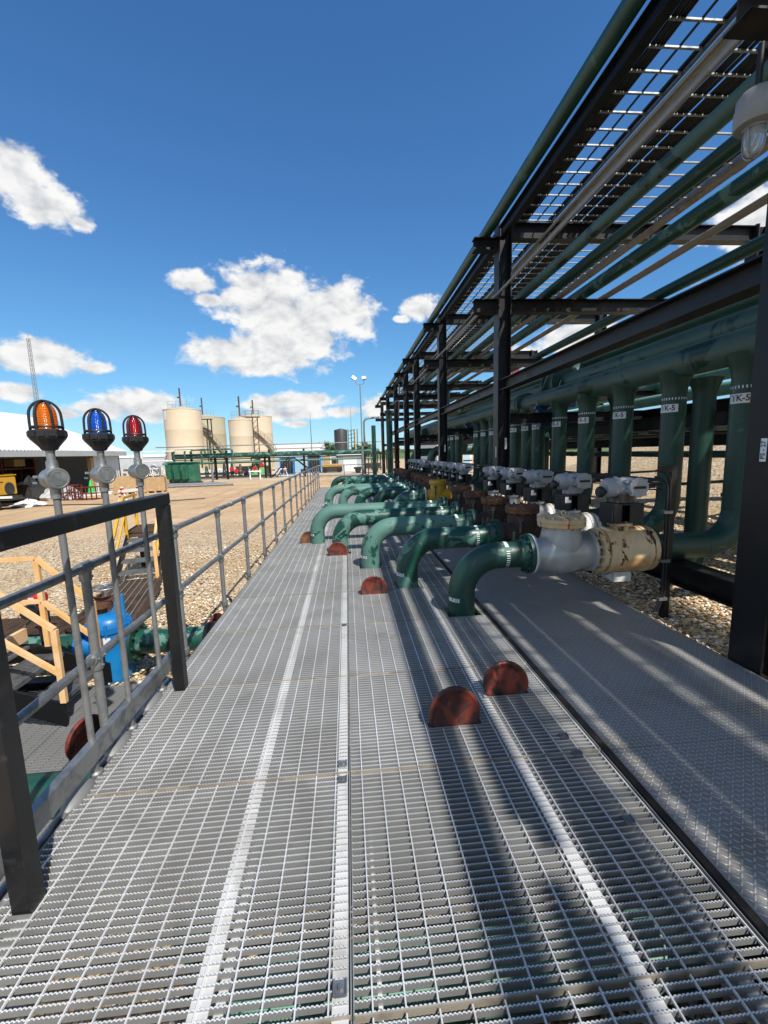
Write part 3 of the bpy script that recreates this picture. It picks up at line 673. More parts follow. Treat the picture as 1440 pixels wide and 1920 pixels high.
# ------------------------------------------------------------------ pump lines: elbow pipe, check valve, motor valve, riser
PR = .1365
ZC = .59
def welds(mb, c, ax, r=PR): mb.lathe([(r - .001, -.006), (r + .003, -.003), (r + .003, .003), (r - .001, .006)], c, ax, 28, False)
def curved_patch(o, r, a0, a1, z0, z1, n=10):
    vs = []; fs = []
    for i in range(n + 1):
        a = a0 + (a1 - a0) * i / n
        for z in (z0, z1):
            vs.append((o[0] + math.cos(a) * r, o[1] + math.sin(a) * r, z))
    for i in range(n): fs.append((2*i, 2*i+2, 2*i+3, 2*i+1))
    return MB().add(vs, fs)
def spool(xv, y, mat, label, txt, xe=1.815):
    t = thing('elbow_pipe', label, 'pipe', (xv, y, 0), 0, 'green elbow pipes rising through the grating'); e = xe - xv
    mb = MB().tube([(0, 0, -.62), (0, 0, -.2), (0, 0, 0), (0, 0, ZC - .381)] + arc((.381, 0, ZC - .381), .381, PI, PI / 2, (1, 0, 0), (0, 0, 1), 14)[1:] + [(.381 + (e - .381) * q, 0, ZC) for q in (.25, .5, .75, 1) if e > .4], PR, 32)
    welds(mb, (0, 0, ZC - .381), (0, 0, 1)); welds(mb, (.381, 0, ZC), (1, 0, 0)); welds(mb, (e - .1, 0, ZC), (1, 0, 0))
    obj('pipe', mb, mat, t)
    mb = MB().lathe([(PR, -.07), (PR + .012, -.055), (.165, -.012), (.206, -.01), (.206, .032), (.15, .034)], (e, 0, ZC), (1, 0, 0), 32); mb.bolts((e + .005, 0, ZC), (1, 0, 0), .183, 12, .014, .085, .13)
    obj('flange', mb, M['green_dark'], t)
    mb = MB().lathe([(.204, 0), (.207, .002), (.207, .016), (.204, .018)], (e + .0335, 0, ZC), (1, 0, 0), 32); obj('gasket_ring', mb, M['white'] if y < 5 else M['green_dark'], t)
    xb = e - .235
    if xb < .36: xb = .36
    # white flow tape: solid on top, dashed on the near side
    vs = []; fs = []; N = 26
    for i in range(N + 1):
        a = R(5) + R(185) * i / N
        for x in (xb - .018, xb + .018): vs.append((x, -math.cos(a) * (PR + .0018), ZC + math.sin(a) * (PR + .0018)))
    fs = [(2*i, 2*i+1, 2*i+3, 2*i+2) for i in range(6, N)]
    b = MB().add(vs, fs)
    for i in range(9):
        a = R(-52) + R(88) * i / 9; c = (-math.cos(a) * (PR + .002), ZC + math.sin(a) * (PR + .002)); a2 = a + R(3.6); c2 = (-math.cos(a2) * (PR + .002), ZC + math.sin(a2) * (PR + .002))
        b.add([(xb - .018, c[0], c[1]), (xb + .018, c[0], c[1]), (xb + .018, c2[0], c2[1]), (xb - .018, c2[0], c2[1])], [(0, 1, 2, 3)])
    obj('flow_tape', b, M['label_white'], t, 0)
    zt = .165
    lb = obj('line_label', curved_patch((0, 0), PR + .002, R(188), R(246), zt - .02, zt + .02), M['label_white'], t, 0)
    if txt:
        mid = R(226)
        obj('lettering', text_mb(txt, .042, lambda a, b2: (math.cos(mid + a / PR) * (PR + .0035), math.sin(mid + a / PR) * (PR + .0035), zt + b2)), M['ink'], lb, 0, False)
    mb = MB().cyl((e - .13, 0, ZC + PR - .01), (e - .13, 0, ZC + PR + .03), .019, 12); mb.cyl((e - .13, 0, ZC + PR + .03), (e - .13, 0, ZC + PR + .1), .013, 10); obj('vent_plug', mb, M['green_dark'], t)
    return t
def check_valve(kind, y, label):
    t = thing('check_valve', label, 'valve', (2.19, y, 0), 0, 'check valves bolted to the elbow pipes')
    m = {'silver': 'silver', 'rust': 'rust_dark', 'yellow': 'yellow'}[kind]; cap = {'silver': 'cream_rust', 'rust': 'rust', 'yellow': 'yellow'}[kind]
    mb = MB()
    if kind == 'silver':
        mb.lathe([(.13, -.325), (.15, -.30), (.16, -.24), (.19, -.17), (.212, -.08), (.216, 0), (.205, .09), (.18, .17), (.165, .24), (.165, .305)], (0, 0, ZC - .012), (1, 0, 0), 36)
        mb.lathe([(.206, ZC), (.212, ZC + .14), (.2, ZC + .2), (.188, ZC + .25), (.188, ZC + .285)], (0, 0, 0), (0, 0, 1), 36)
    else:
        mb.lathe([(.13, -.325), (.145, -.25), (.165, -.16), (.175, 0), (.165, .16), (.145, .25), (.145, .305)], (0, 0, ZC), (1, 0, 0), 32)
        mb.lathe([(.17, ZC - .1), (.178, ZC + .05), (.178, ZC + .26), (.165, ZC + .285)], (0, 0, 0), (0, 0, 1), 32)
    mb.lathe([(.12, -.335), (.2, -.335), (.2, -.30), (.15, -.295)], (0, 0, ZC), (1, 0, 0), 32); mb.lathe([(.15, .27), (.212, .275), (.212, .31), (.12, .312)], (0, 0, ZC), (1, 0, 0), 32)
    mb.bolts((.325, 0, ZC), (1, 0, 0), .188, 12, .017, .075, .13)
    obj('body', mb, M[m], t)
    z = ZC + .285; rb = .235 if kind == 'silver' else .208
    mb = MB().lathe([(.12, z), (rb, z + .001), (rb + .002, z + .034), (rb - .004, z + .037), (rb - .004, z + .042), (rb + .002, z + .045), (rb, z + .082), (rb - .03, z + .088), (.1, z + .098), (.03, z + .1)], (0, 0, 0), (0, 0, 1), 40)
    mb.bolts((0, 0, z + .043), (0, 0, 1), rb - .028, 12, .0155, .125, .2)
    bo = obj('bonnet', mb, M[cap], t)
    mb = MB().tube(arc((.02, 0, z + .128), .022, 0, 2 * PI, (1, 0, 0), (0, 0, 1), 16)[:-1], .007, 8, False, True); mb.cyl((.02, 0, z + .09), (.02, 0, z + .11), .008, 8); obj('lifting_eye', mb, M[cap], bo)
    if kind != 'silver':
        mb = MB().cyl((-.1, -.2, ZC + .05), (-.1, -.2, ZC + .22), .016, 8); mb.cyl((-.1, -.2, ZC + .05), (-.1, -.13, ZC + .05), .016, 8); mb.box(-.13, -.07, -.215, -.185, ZC + .2, ZC + .25); obj('drain_cock', mb, M['dirty_metal'], t)
    return t
def motor_valve(body_mat, y, label, sticker=True):
    t = thing('motor_valve', label, 'valve', (2.86, y, 0), 0, 'motor operated ball valves along the pump lines')
    mb = MB().lathe([(.12, -.315), (.214, -.315), (.232, -.312), (.234, -.27), (.18, -.268), (.18, -.252), (.243, -.25), (.247, -.2), (.238, -.196), (.236, -.03), (.239, -.02), (.239, .0), (.236, .01), (.234, .15), (.243, .153), (.245, .2), (.2, .204), (.2, .222), (.237, .225), (.237, .27), (.12, .272)], (0, 0, ZC), (1, 0, 0), 44)
    mb.bolts((-.258, 0, ZC), (1, 0, 0), .205, 14, .019, .13, .1); mb.bolts((.2, 0, ZC), (1, 0, 0), .217, 14, .015, .1, .1)
    mb.lathe([(.09, ZC + .2), (.09, ZC + .262), (.12, ZC + .264), (.12, ZC + .29), (.05, ZC + .292)], (-.03, 0, 0), (0, 0, 1), 24); mb.bolts((-.03, 0, ZC + .28), (0, 0, 1), .1, 8, .012, .06)
    obj('body', mb, M[body_mat], t)
    mb = MB().box(-.13, .06, -.09, .09, ZC - .33, ZC - .225); mb.lathe([(.07, -.24), (.07, -.2)], (-.03, 0, ZC), (0, 0, 1), 20); mb.prism([(-.19, ZC - .27), (-.13, ZC - .33), (-.13, ZC - .24)], 'y', -.05, .05); obj('foot', mb, M['white_rust'] if body_mat != 'dirty_metal' else M['dirty_metal'], t)
    z0 = ZC + .293; z1 = z0 + .2
    mb = MB().box(-.19, .15, -.11, .11, z0, z0 + .016); mb.box(-.19, .15, -.11, .11, z1 - .012, z1)
    mb.box(-.19, -.178, -.11, .11, z0 + .016, z1 - .012); mb.box(.0, .15, -.112, -.1, z0 + .016, z1 - .012); mb.box(.138, .15, -.1, .11, z0 + .016, z1 - .012); mb.box(-.17, -.09, -.112, -.1, z0 + .016, z1 - .012); mb.cyl((-.03, 0, z0), (-.03, 0, z1), .035, 12)
    mb.box(-.178, .138, .1, .11, z0 + .016, z1 - .012)
    br = obj('mounting_bracket', mb, M['rubber'], t)
    if sticker:
        mb = MB().box(-.165, -.12, -.1145, -.1125, z1 - .1, z1 - .025); mb.box(-.12, -.085, -.1145, -.1125, z1 - .1, z1 - .065); obj('sticker', mb, M['label_white'], br, 0)
    # electric actuator
    za = z1 + .17
    mb = MB().lathe([(.075, z1), (.085, z1 + .012), (.085, z1 + .03), (.066, z1 + .05), (.06, z1 + .13)], (-.03, 0, 0), (0, 0, 1), 24)
    mb.prism([(-.11, z1 + .01), (.07, z1 + .01), (.055, z1 + .11), (-.095, z1 + .11)], 'y', -.075, .075)
    a = obj('actuator', mb, M['dirty_metal'] if y < 4.5 else M['actuator'], t)
    mb = MB().lathe([(.05, -.215), (.083, -.212), (.1, -.19), (.104, -.12), (.104, -.06), (.09, -.03), (.06, .05)], (0, .02, za - .01), (1, 0, 0), 28)
    mb.lathe([(.07, -.15), (.088, -.14), (.09, -.05), (.096, -.02), (.096, .08), (.07, .14), (.04, .15)], (.045, .0, za), (0, 1, 0), 32)
    mb.ball((-.04, -.02, za), .1, 18, 10, (1, .9, .95)); mb.prism([(-.075, za - .14), (.09, za - .14), (.1, za - .03), (-.09, za - .03)], 'y', -.07, .09)
    mb.cyl((-.06, -.08, za + .055), (-.06, -.135, za + .065), .02, 12); mb.cyl((-.035, -.09, za + .01), (-.035, -.145, za + .01), .019, 12); mb.cyl((-.04, -.09, za - .04), (-.04, -.14, za - .04), .019, 12); mb.cyl((-.09, .02, za + .08), (-.09, .02, za + .105), .02, 10)
    obj('housing', mb, M['actuator'], a)
    mb = MB().lathe([(.099, 0), (.1, -.004), (.1, -.03), (.094, -.037), (.02, -.04)], (.045, -.14, za), (0, 1, 0), 36)
    for q in range(4): 
        an = R(45 + 90 * q); mb.cyl((.045 + math.cos(an) * .102, -.14, za + math.sin(an) * .102), (.045 + math.cos(an) * .102, -.178, za + math.sin(an) * .102), .011, 8)
    cv = obj('cover', mb, M['actuator'], a)
    obj('name_strip', MB().box(-.02, .11, -.1835, -.1815, za - .012, za + .014), M['ink'], cv, 0)
    mb = MB().lathe([(.015, -.235), (.045, -.24), (.058, -.255), (.058, -.285), (.048, -.3), (.02, -.302)], (-.0, -.02, za - .045), (1, 0, 0), 22); mb.cyl((-.24, -.02, za - .045), (-.19, -.02, za - .045), .022, 12); obj('handwheel', mb, M['rubber'], a)
    for q, (yy, zz) in enumerate(((.0, .035), (.0, -.02))):
        mb = MB().cyl((.13, yy, za + zz), (.175, yy, za + zz), .02, 10); mb.cyl((.175, yy, za + zz), (.2, yy, za + zz), .026, 6); mb.cyl((.2, yy, za + zz), (.225, yy, za + zz), .018, 10)
        g = obj('cable_gland', mb, M['white'], a)
        obj('cable', MB().tube(bend([(.225, yy, za + zz), (.36, yy, za + zz), (.44, yy, za + zz - .03), (.46, yy + .3, za + zz - .05)], .05, 4), .0085, 8), M['dark_cable'], t)
    return t
def riser(y, label, tk=True, bottom=True, mat='green_dark'):
    t = thing('riser_pipe', label, 'pipe', (4.15, y, 0), 0, 'green riser pipes up to the header')
    x0 = 3.14 - 4.15
    if bottom: pts = [(x0, 0, ZC), (-.381, 0, ZC)] + arc((-.381, 0, ZC + .381), .381, -PI / 2, 0, (1, 0, 0), (0, 0, 1), 14)[1:] + [(0, 0, 1.3), (0, 0, 1.9), (0, 0, 2.36)]
    else: pts = [(0, 0, -.3), (0, 0, .6), (0, 0, 1.5), (0, 0, 2.36)]
    mb = MB().tube(pts, PR, 32); mb.lathe([(PR, 2.30), (PR + .004, 2.36), (PR + .02, 2.43), (PR + .05, 2.50), (PR + .07, 2.56)], (0, 0, 0), (0, 0, 1), 32, False); welds(mb, (0, 0, 2.35), (0, 0, 1))
    if bottom: welds(mb, (-.381, 0, ZC), (1, 0, 0)); welds(mb, (0, 0, ZC + .381), (0, 0, 1))
    obj('pipe', mb, M[mat], t)
    if bottom:
        mb = MB().lathe([(PR, .1), (.15, .06), (.215, .045), (.215, .0), (.14, -.002)], (x0, 0, ZC), (1, 0, 0), 32); obj('flange', mb, M['green_dark'], t)
        mb = MB().box(-.68 - .06, -.68 + .06, -.04, .04, .455, .475); mb.box(-.68 - .05, -.68 + .05, -.006, .006, .455, ZC - PR + .02); obj('pipe_shoe', mb, M['black'], t)
    if tk:
        b = MB()
        for i in range(26):
            a = 2 * PI * i / 26; c = lambda q: (math.cos(q) * (PR + .002), math.sin(q) * (PR + .002))
            (x1, y1), (x2, y2) = c(a), c(a + .09); b.add([(x1, y1, 2.218), (x2, y2, 2.218), (x2, y2, 2.247), (x1, y1, 2.247)], [(0, 1, 2, 3)])
        obj('flow_tape', b, M['label_white'], t, 0)
        mid = R(204); lb = obj('tank_label', curved_patch((0, 0), PR + .002, mid - R(48), mid + R(48), 2.068, 2.166, 14), M['label_white'], t, 0)
        obj('lettering', text_mb('TK-5', .078, lambda a, b2: (math.cos(mid + a * 1.02 / PR) * (PR + .0035), math.sin(mid + a * 1.02 / PR) * (PR + .0035), 2.118 + b2 * 1.15)), M['ink'], lb, 0, False)
    return t

LY = [[4.2, 5.2, 6.2, 7.18, 8.14], [10.3, 11.1, 11.9, 12.65, 13.4], [15.7, 16.5, 17.2, 17.85, 18.5]]
LX = [1.13, .70, .285, -.17, -.62]
ORD = ['nearest', 'second', 'third', 'fourth', 'farthest']
GRP = ['the near group of five', 'the middle group of five', 'the far group of five']
GM = [['green_dark', 'green', 'green_faded', 'green', 'green_faded'], ['green', 'green_dark', 'green', 'green_faded', 'green_faded'], ['green_dark', 'green_dark', 'green', 'green', 'green_dark']]
LOOK = {'green': 'glossy green elbow pipe with pale worn patches', 'green_dark': 'dark glossy green elbow pipe', 'green_faded': 'sun faded chalky green elbow pipe'}
first = {}
for g in range(3):
    for i in range(5):
        y = LY[g][i]; o_ = ORD[i]
        lab = '%s, %s in %s' % (LOOK[GM[g][i]], o_, GRP[g])
        if g == 0: first[i] = spool(LX[i], y, M[GM[g][i]], lab, ['P 12', 'P 11', 'P 10', 'P 9', 'P 8'][i])
        else: 
            c = dup(first[i], (LX[i], y, 0), lab, swap={'pipe': M[GM[g][i]]})
            for ch in list(c.children):
                if ch.name.startswith('line_label'):
                    for q in list(ch.children): bpy.data.objects.remove(q)
        kind = 'silver' if (g, i) == (0, 0) else 'yellow' if (g, i) == (1, 0) else 'rust'
        cl = {'silver': 'silver painted check valve with a rust streaked cream lid, nearest of all', 'yellow': 'bright yellow check valve, the only one of that colour', 'rust': 'dark rusty check valve with a bolted lid, %s in %s' % (o_, GRP[g])}[kind]
        if kind not in first: first[kind] = check_valve(kind, y, cl)
        else: dup(first[kind], (2.19, y, 0), cl)
        bm_ = 'cream_rust' if (g, i) == (0, 0) else 'white_rust' if g == 0 else 'dirty_metal'
        vl = {'cream_rust': 'rust spotted cream ball valve', 'white_rust': 'white ball valve', 'dirty_metal': 'grimy grey ball valve'}[bm_] + ' with grey actuator, %s in %s' % (o_, GRP[g])
        if bm_ not in first: first[bm_] = motor_valve(bm_, y, vl, bm_ != 'cream_rust')
        else: dup(first[bm_], (2.86, y, 0), vl)
        rl = 'green riser pipe behind the %s valve in %s' % (o_, GRP[g])
        if 'riser' not in first: first['riser'] = riser(y, rl)
        else: dup(first['riser'], (4.15, y, 0), rl)
r2 = riser(9.05, 'green riser pipe dropping straight to the ground between two valve groups, nearer of two', True, False); dup(r2, (4.15, 9.62, 0), 'green riser pipe dropping straight to the ground between two valve groups, farther of two')
r3 = riser(5.7, 'sunlit green drop pipe behind the risers, nearest of four', False, False, 'green_dark')
r3.location.x = 5.0
for i, y in enumerate((7.6, 10.6, 13)): dup(r3, (5.0, y, 0), 'sunlit green drop pipe behind the risers, %s of four' % ['second', 'third', 'farthest'][i])

# blue saddles under the headers
def saddle(x, y, z0, h, label):
    t = thing('pipe_saddle', label, 'pipe support', (x, y, z0), 0, 'blue pipe saddles on the rack')
    mb = MB().prism([(-.13, 0), (.13, 0), (.2, h * .8), (.25, h * .84), (.25, h), (.16, h), (.1, h * .86), (0, h * .8), (-.1, h * .86), (-.16, h), (-.25, h), (-.25, h * .84), (-.2, h * .8)], 'y', -.07, .07)
    obj('cradle', mb, M['blue_dark'], t)
    mb = MB().tube([(-.2, 0, h - .12)] + [(-.2, 0, h + .06)] + arc((0, 0, h + .06), .2, PI, 0, (1, 0, 0), (0, 0, 1), 14)[1:] + [(.2, 0, h - .12)], .012, 8)
    obj('u_bolt', mb, M['galv'], t)
    return t
s0 = saddle(4.15, 8.72, 2.11, .42, 'dark blue saddle clamped under the branched header by the second column')
dup(s0, (4.95, 9.35, 2.55), 'dark blue saddle under the plain header behind the second column')
dup(s0, (4.15, 14.0, 2.11), 'dark blue saddle under the branched header by the third column')
dup(s0, (6.6, 4.7, 2.25), 'bright blue saddle seen between the two nearest risers', swap={'cradle': M['blue']})
dup(s0, (3.62, 20.6, 4.52), 'small blue saddle on the lower rack beam far along, left of two'); dup(s0, (4.25, 20.6, 4.52), 'small blue saddle on the lower rack beam far along, right of two')
# big flanged valve on the plain header
t = thing('gate_valve', 'large green flanged valve leaning on the plain header behind the side beam', 'valve', (4.95, 9.7, 3.1))
mb = MB().lathe([(.18, -.3), (.36, -.29), (.36, -.22), (.24, -.2), (.24, .2), (.36, .22), (.36, .29), (.18, .3)], (0, 0, 0), (0, 1, 0), 30); mb.bolts((0, -.255, 0), (0, 1, 0), .31, 16, .016, .14); obj('body', mb, M['green_dark'], t)
mb = MB().lathe([(.2, 0), (.22, .35), (.22, .72), (.34, .74), (.34, .8), (.34, .86), (.2, .88)], (.1, 0, .05), (.82, 0, .57), 30); mb.bolts(Vector((.1, 0, .05)) + Vector((.82, 0, .57)).normalized() * .8, (.82, 0, .57), .3, 14, .018, .18); obj('bonnet', mb, M['green_mid'], t)
obj('rib', MB().bar((.2, -.23, .1), (.62, -.23, .4), .04, .07), M['mint'], t)
# upper elbows seen through the rack far along
for (x, y, z, lab) in ((4.5, 19.3, 3.35, 'green elbow pipe turning down inside the rack, nearer of two'), (3.9, 23.4, 2.6, 'green elbow pipe turning down inside the rack, farther of two')):
    one('elbow_pipe', MB().tube(bend([(x, y - 2.4, z), (x, y, z), (x, y, z + 1.1)], .5), .19, 20), M['green_dark'], lab, 'pipe')
one('cross_pipe', MB().tube(bend([(3.4, 17.2, .2), (3.4, 17.2, 1.72), (9.5, 17.2, 1.72)], .42), .17, 22), M['green_mid'], 'green pipe bending over to run right behind the valves, nearer', 'pipe')
one('cross_pipe', MB().tube(bend([(3.2, 20.6, -.1), (3.2, 20.6, 1.62), (8, 20.6, 1.62)], .45), .19, 22), M['green_dark'], 'dark green pipe bending over to run right behind the valves, farther', 'pipe')
one('standing_pipe', MB().tube([(2.78, 27.6, -.5), (2.78, 27.6, 1.5), (2.78, 27.6, 4.2)], .2, 22).lathe([(.2, 4.1), (.3, 4.12), (.3, 4.28), (.15, 4.3)], (2.78, 27.6, 0), (0, 0, 1), 22), M['green_dark'], 'thick dark green standing pipe with a flanged top in front of the rack', 'pipe')
one('standing_pipe', MB().tube([(2.3, 36, -.7), (2.3, 36, 1.5), (2.3, 36, 3.9)], .18, 18), M['green_dark'], 'dark green standing pipe at the far end of the rack', 'pipe')
one('vent_pipe', MB().tube(bend([(1.6, 38, 2.3), (1.6, 38, 4.6), (3, 38, 4.75)], .4), .085, 14), M['galv'], 'grey bent vent pipe at the far end of the rack', 'pipe')

# cable stand and cable rail
t = thing('cable_stand', 'black steel angle stand carrying two cables down at the nearest motor valve', 'cable stand', (3.24, 4.02, -.13))
mb = MB().box(-.03, .03, -.03, .03, 0, 1.53); mb.box(-.14, .03, -.03, .03, 1.53, 1.59); obj('post', mb, M['black'], t)
for i in range(2):
    obj('cable', MB().tube(bend([(-.2 , -.02, 1.55 - .06 * i), (-.06 - .02 * i, -.05, 1.53 - .07 * i), (-.055 - .03 * i, -.06, 1.25), (-.05 - .03 * i, -.06, .3), (-.13 - .03 * i, -.07, .1)], .12, 6), .011, 8), M['dark_cable'], t)
for z in (1.12, .62, .22): obj('cable_clip', MB().box(-.12, -.03, -.08, -.035, z, z + .03), M['galv'], t)
t = thing('cable_rail', 'low black cable rail on posts behind the valve actuators', 'cable rail', (3.36, 4.4, -.13))
obj('rail', MB().box(-.03, .03, 0, 16, 1.38, 1.44), M['black'], t)
inst('post', MB().box(-.025, .025, -.025, .025, 0, 1.38), M['black'], t, [(0, y, 0) for y in (2.45, 4.6, 5.2, 8.4, 10.8, 13.2)])

# ------------------------------------------------------------------ red brown blind discs standing in grating slots
def blind(label, loc, r, rz=0, tilt=0, mat='oxide'):
    t = thing('blind_disc', label, 'blind disc', loc, rz, 'rust red blind discs standing in the grating')
    mb = MB().lathe([(r * .9, .014), (r - .004, .013), (r, .008), (r, -.012), (r - .006, -.017), (r * .90, -.017), (r * .86, -.011), (r * .74, -.009), (r * .70, -.004), (r * .3, -.0035), (.01, -.0035)], (0, 0, 0), (0, -1, 0) if False else (0, 1, 0), 48)
    o = obj('disc', mb, M[mat], t); o.rotation_euler.x = tilt
    return t
blind('largest looking rust brown blind disc, nearest on the grating', (.597, 2.40, .072), .163, R(4), R(-6), 'oxide')
blind('dark red blind disc beside the nearest one, close to the chequer plate edge', (1.03, 2.68, .075), .155, R(-4), R(-4))
blind('bright red brown blind disc alone in front of the third elbow pipe', (.26, 4.94, .06), .158, 0, R(-5))
blind('red brown blind disc in front of the fourth elbow pipe', (-.215, 7.0, .06), .163, 0, R(-4))
blind('dark blind disc with yellow stains in front of the fifth elbow pipe', (-.785, 8.12, .06), .168, R(8), R(-3), 'rust')
# ------------------------------------------------------------------ pipe railing along the left edge
PY = [1.18, 2.42, 3.64, 4.85, 6.07, 7.3, 8.52, 9.75, 10.98, 12.2, 13.4, 14.6, 15.9, 17.1, 18.3, 19.5, 20.8, 22.0]
rl = thing('guard_railing', 'galvanised two-rail pipe railing along the left side of the walkway', 'railing', (-1.465, 0, 0))
for nm, z in (('top_rail', 1.10), ('middle_rail', .58)):
    obj(nm, MB().tube([(0, -.5 + 22.5 * i / 12, z) for i in range(13)], .0235, 18), M['galv'], rl)
    o = obj(nm, MB().tube([(0, 22, z), (1.3, 22, z), (2.55, 22, z)], .0235, 14), M['galv'], rl)
pm = MB().cyl((0, 0, -.22), (0, 0, 1.09), .0235, 18)
inst('post', pm, M['galv_dull'], rl, [(0, y, 0) for y in PY] + [(1.3, 22, 0), (2.55, 22, 0)])
for z in (1.10, .58):
    fm_ = MB()
    fm_.lathe([(.0236, -.045), (.032, -.043), (.033, 0), (.032, .043), (.0236, .045)], (0, 0, z), (0, 1, 0), 18, False)
    fm_.lathe([(.0236, -.075), (.031, -.073), (.032, -.02), (.03, .02)], (0, 0, z), (0, 0, 1), 18, False)
    fm_.cyl((.028, -.028, z), (.04, -.028, z), .007, 8); fm_.cyl((.028, .028, z), (.04, .028, z), .007, 8); fm_.cyl((.026, 0, z - .05), (.039, 0, z - .05), .007, 8)
    inst('clamp_fitting', fm_, M['galv'], rl, [(0, y, 0) for y in PY])
fm_ = MB()
fm_.lathe([(.0236, -.01), (.034, -.008), (.035, .05), (.0236, .055)], (0, 0, 0), (0, 0, 1), 18, False)
inst('floor_socket', fm_, M['galv'], rl, [(0, y, 0) for y in PY])

obj('rail_coupling', MB().lathe([(.0236, -.06), (.028, -.058), (.028, .058), (.0236, .06)], (0, 5.45, 1.10), (0, 1, 0), 18, False), M['galv'], rl)
obj('toe_rail', MB().tube([(-.03, -.5, -.08), (-.03, 1.5, -.08), (-.03, 3.35, -.08)], .0235, 14), M['galv'], rl)
mb = MB().box(.06, .066, -.4, 3.34, .085, .185); mb.box(.02, .0655, -.4, 3.34, .185, .191); obj('toe_board', mb, M['galv'], rl)
mb = MB().tube([(-.03, 2.55, -.08), (.06, 2.55, -.05)], .026, 12); mb.lathe([(.03, -.05), (.034, -.04), (.034, .04), (.03, .05)], (-.03, 2.55, -.08), (0, 1, 0), 14, False); obj('toe_fitting', mb, M['galv'], rl)

# black square tube frame
fr = thing('barrier_frame', 'black square tube frame standing on the near left edge of the walkway', 'frame', (-1.285, 1.53, 0))
for y in (0, 1.53): obj('post', MB().bevbox(-.038, .038, y - .038, y + .038, .0, 1.364, .004), M['black_post'], fr)
obj('top_bar', MB().bevbox(-.038, .038, -.038, 1.568, 1.366, 1.442, .004), M['black_post'], fr)

# beacon poles
def beacon(y, lens_, label, tilt):
    t = thing('beacon_light', label, 'beacon', (-1.425, y, 0), 0); t.rotation_euler = (0, tilt, 0)
    obj('pole', MB().tube([(0, 0, -.06), (0, 0, .7), (0, 0, 1.55)], .0168, 16), M['conduit'] if False else M['galv_dull'], t)
    mb = MB().lathe([(.0165, 1.50), (.024, 1.502), (.024, 1.55), (.029, 1.56), (.029, 1.645), (.025, 1.655), (.025, 1.685), (.019, 1.687), (.019, 1.78)], (0, 0, 0), (0, 0, 1), 18)
    d = Vector((.80, -.60, 0)).normalized(); c = Vector((0, 0, 1.60))
    mb.lathe([(.03, -.06), (.045, -.056), (.049, -.045), (.049, .018), (.052, .02), (.053, .042), (.05, .046), (.044, .047), (.042, .045), (.01, .045)], c, d, 28)
    mb.cyl(c - d * .04 + Vector((-.055, 0, .01)), c - d * .04 + Vector((-.078, 0, .01)), .008, 6); mb.cyl(c - d * .06 + Vector((-.055, 0, -.02)), c - d * .06 + Vector((-.075, 0, -.02)), .007, 6)
    bx = obj('junction_box', mb, M['galv'], t)
    x = Vector((d.y, -d.x, 0)) * -1; M3 = Matrix((x, d, Vector((0, 0, 1)))).transposed()
    mb = MB()
    for (px, pz, w, h) in ((-.011, 0, .003, .064), (.011, 0, .003, .064), (0, .031, .022, .003), (0, -.031, .022, .003)): mb.obox(c + d * .0465 + x * px + Vector((0, 0, pz)), (w, .003, h), M3)
    obj('cover_plate', mb, M['galv'], bx, 0)
    mb = MB().lathe([(.022, 1.735), (.034, 1.74), (.04, 1.752), (.056, 1.772), (.074, 1.793), (.074, 1.797)], (0, 0, 0), (0, 0, 1), 12)
    mb.lathe([(.072, 1.796), (.077, 1.799), (.077, 1.829), (.072, 1.834), (.045, 1.836)], (0, 0, 0), (0, 0, 1), 12)
    for i in range(12):
        a = 2 * PI * (i + .5) / 12; mb.obox((math.cos(a) * .0758, math.sin(a) * .0758, 1.814), (.006, .025, .022), Matrix.Rotation(a, 3, 'Z'))
    bs = obj('base', mb, M['rubber'], t, 20)
    mb = MB().lathe([(.047, 1.83), (.048, 1.87), (.047, 1.905), (.0435, 1.928), (.036, 1.946), (.023, 1.957), (.010, 1.9615), (.002, 1.962)], (0, 0, 0), (0, 0, 1), 36)
    obj('lens', mb, M[lens_], t)
    obj('lamp_tube', MB().cyl((0, 0, 1.853), (0, 0, 1.935), .014, 12), M['label_white'], t)
    mb = MB().tube(arc((0, 0, 1.848), .0635, 0, 2 * PI, (1, 0, 0), (0, 1, 0), 32)[:-1], .0058, 8, False, True)
    for i in range(3):
        a = PI * i / 3 + .45; ax = (math.cos(a), math.sin(a), 0)
        pts = [Vector(ax) * .063 + Vector((0, 0, 1.833)), Vector(ax) * .0632 + Vector((0, 0, 1.87))] + arc((0, 0, 1.902), .062, 0, PI, ax, (0, 0, 1.13), 16)[0:] + [Vector(ax) * -.0632 + Vector((0, 0, 1.87)), Vector(ax) * -.063 + Vector((0, 0, 1.833))]
        mb.tube(pts, .0062, 8)
    obj('guard', mb, M['rubber'], t)
    mb = MB().lathe([(.03, -.09), (.034, -.085), (.034, .01), (.024, .02)], (0, 0, 0), (0, 0, 1), 14); mb.lathe([(.026, -.05), (.026, .16)], (.03, -.02, -.03), (0, -1, .0), 12); obj('pole_foot', mb, M['galv_dull'], t)
    obj('conduit_fitting', MB().lathe([(.02, -.11), (.042, -.08), (.05, 0), (.042, .08), (.02, .11)], (-.005, -.15, -.015), (0, 1, 0), 16), M['conduit'], t)
    return t
beacon(2.23, 'lens_amber', 'amber beacon light in a black cage on a grey pole', R(-.4))
beacon(2.62, 'lens_blue', 'blue beacon light in a black cage on a grey pole', R(.3))
beacon(3.06, 'lens_red', 'red beacon light in a black cage on a grey pole', R(.2))
one('conduit_pipe', MB().tube([(-1.405, -.4, -.02), (-1.405, 1.5, -.02), (-1.405, 3.2, -.02)], .018, 12), M['conduit'], 'grey conduit along the walkway edge at the feet of the beacon poles', 'conduit')
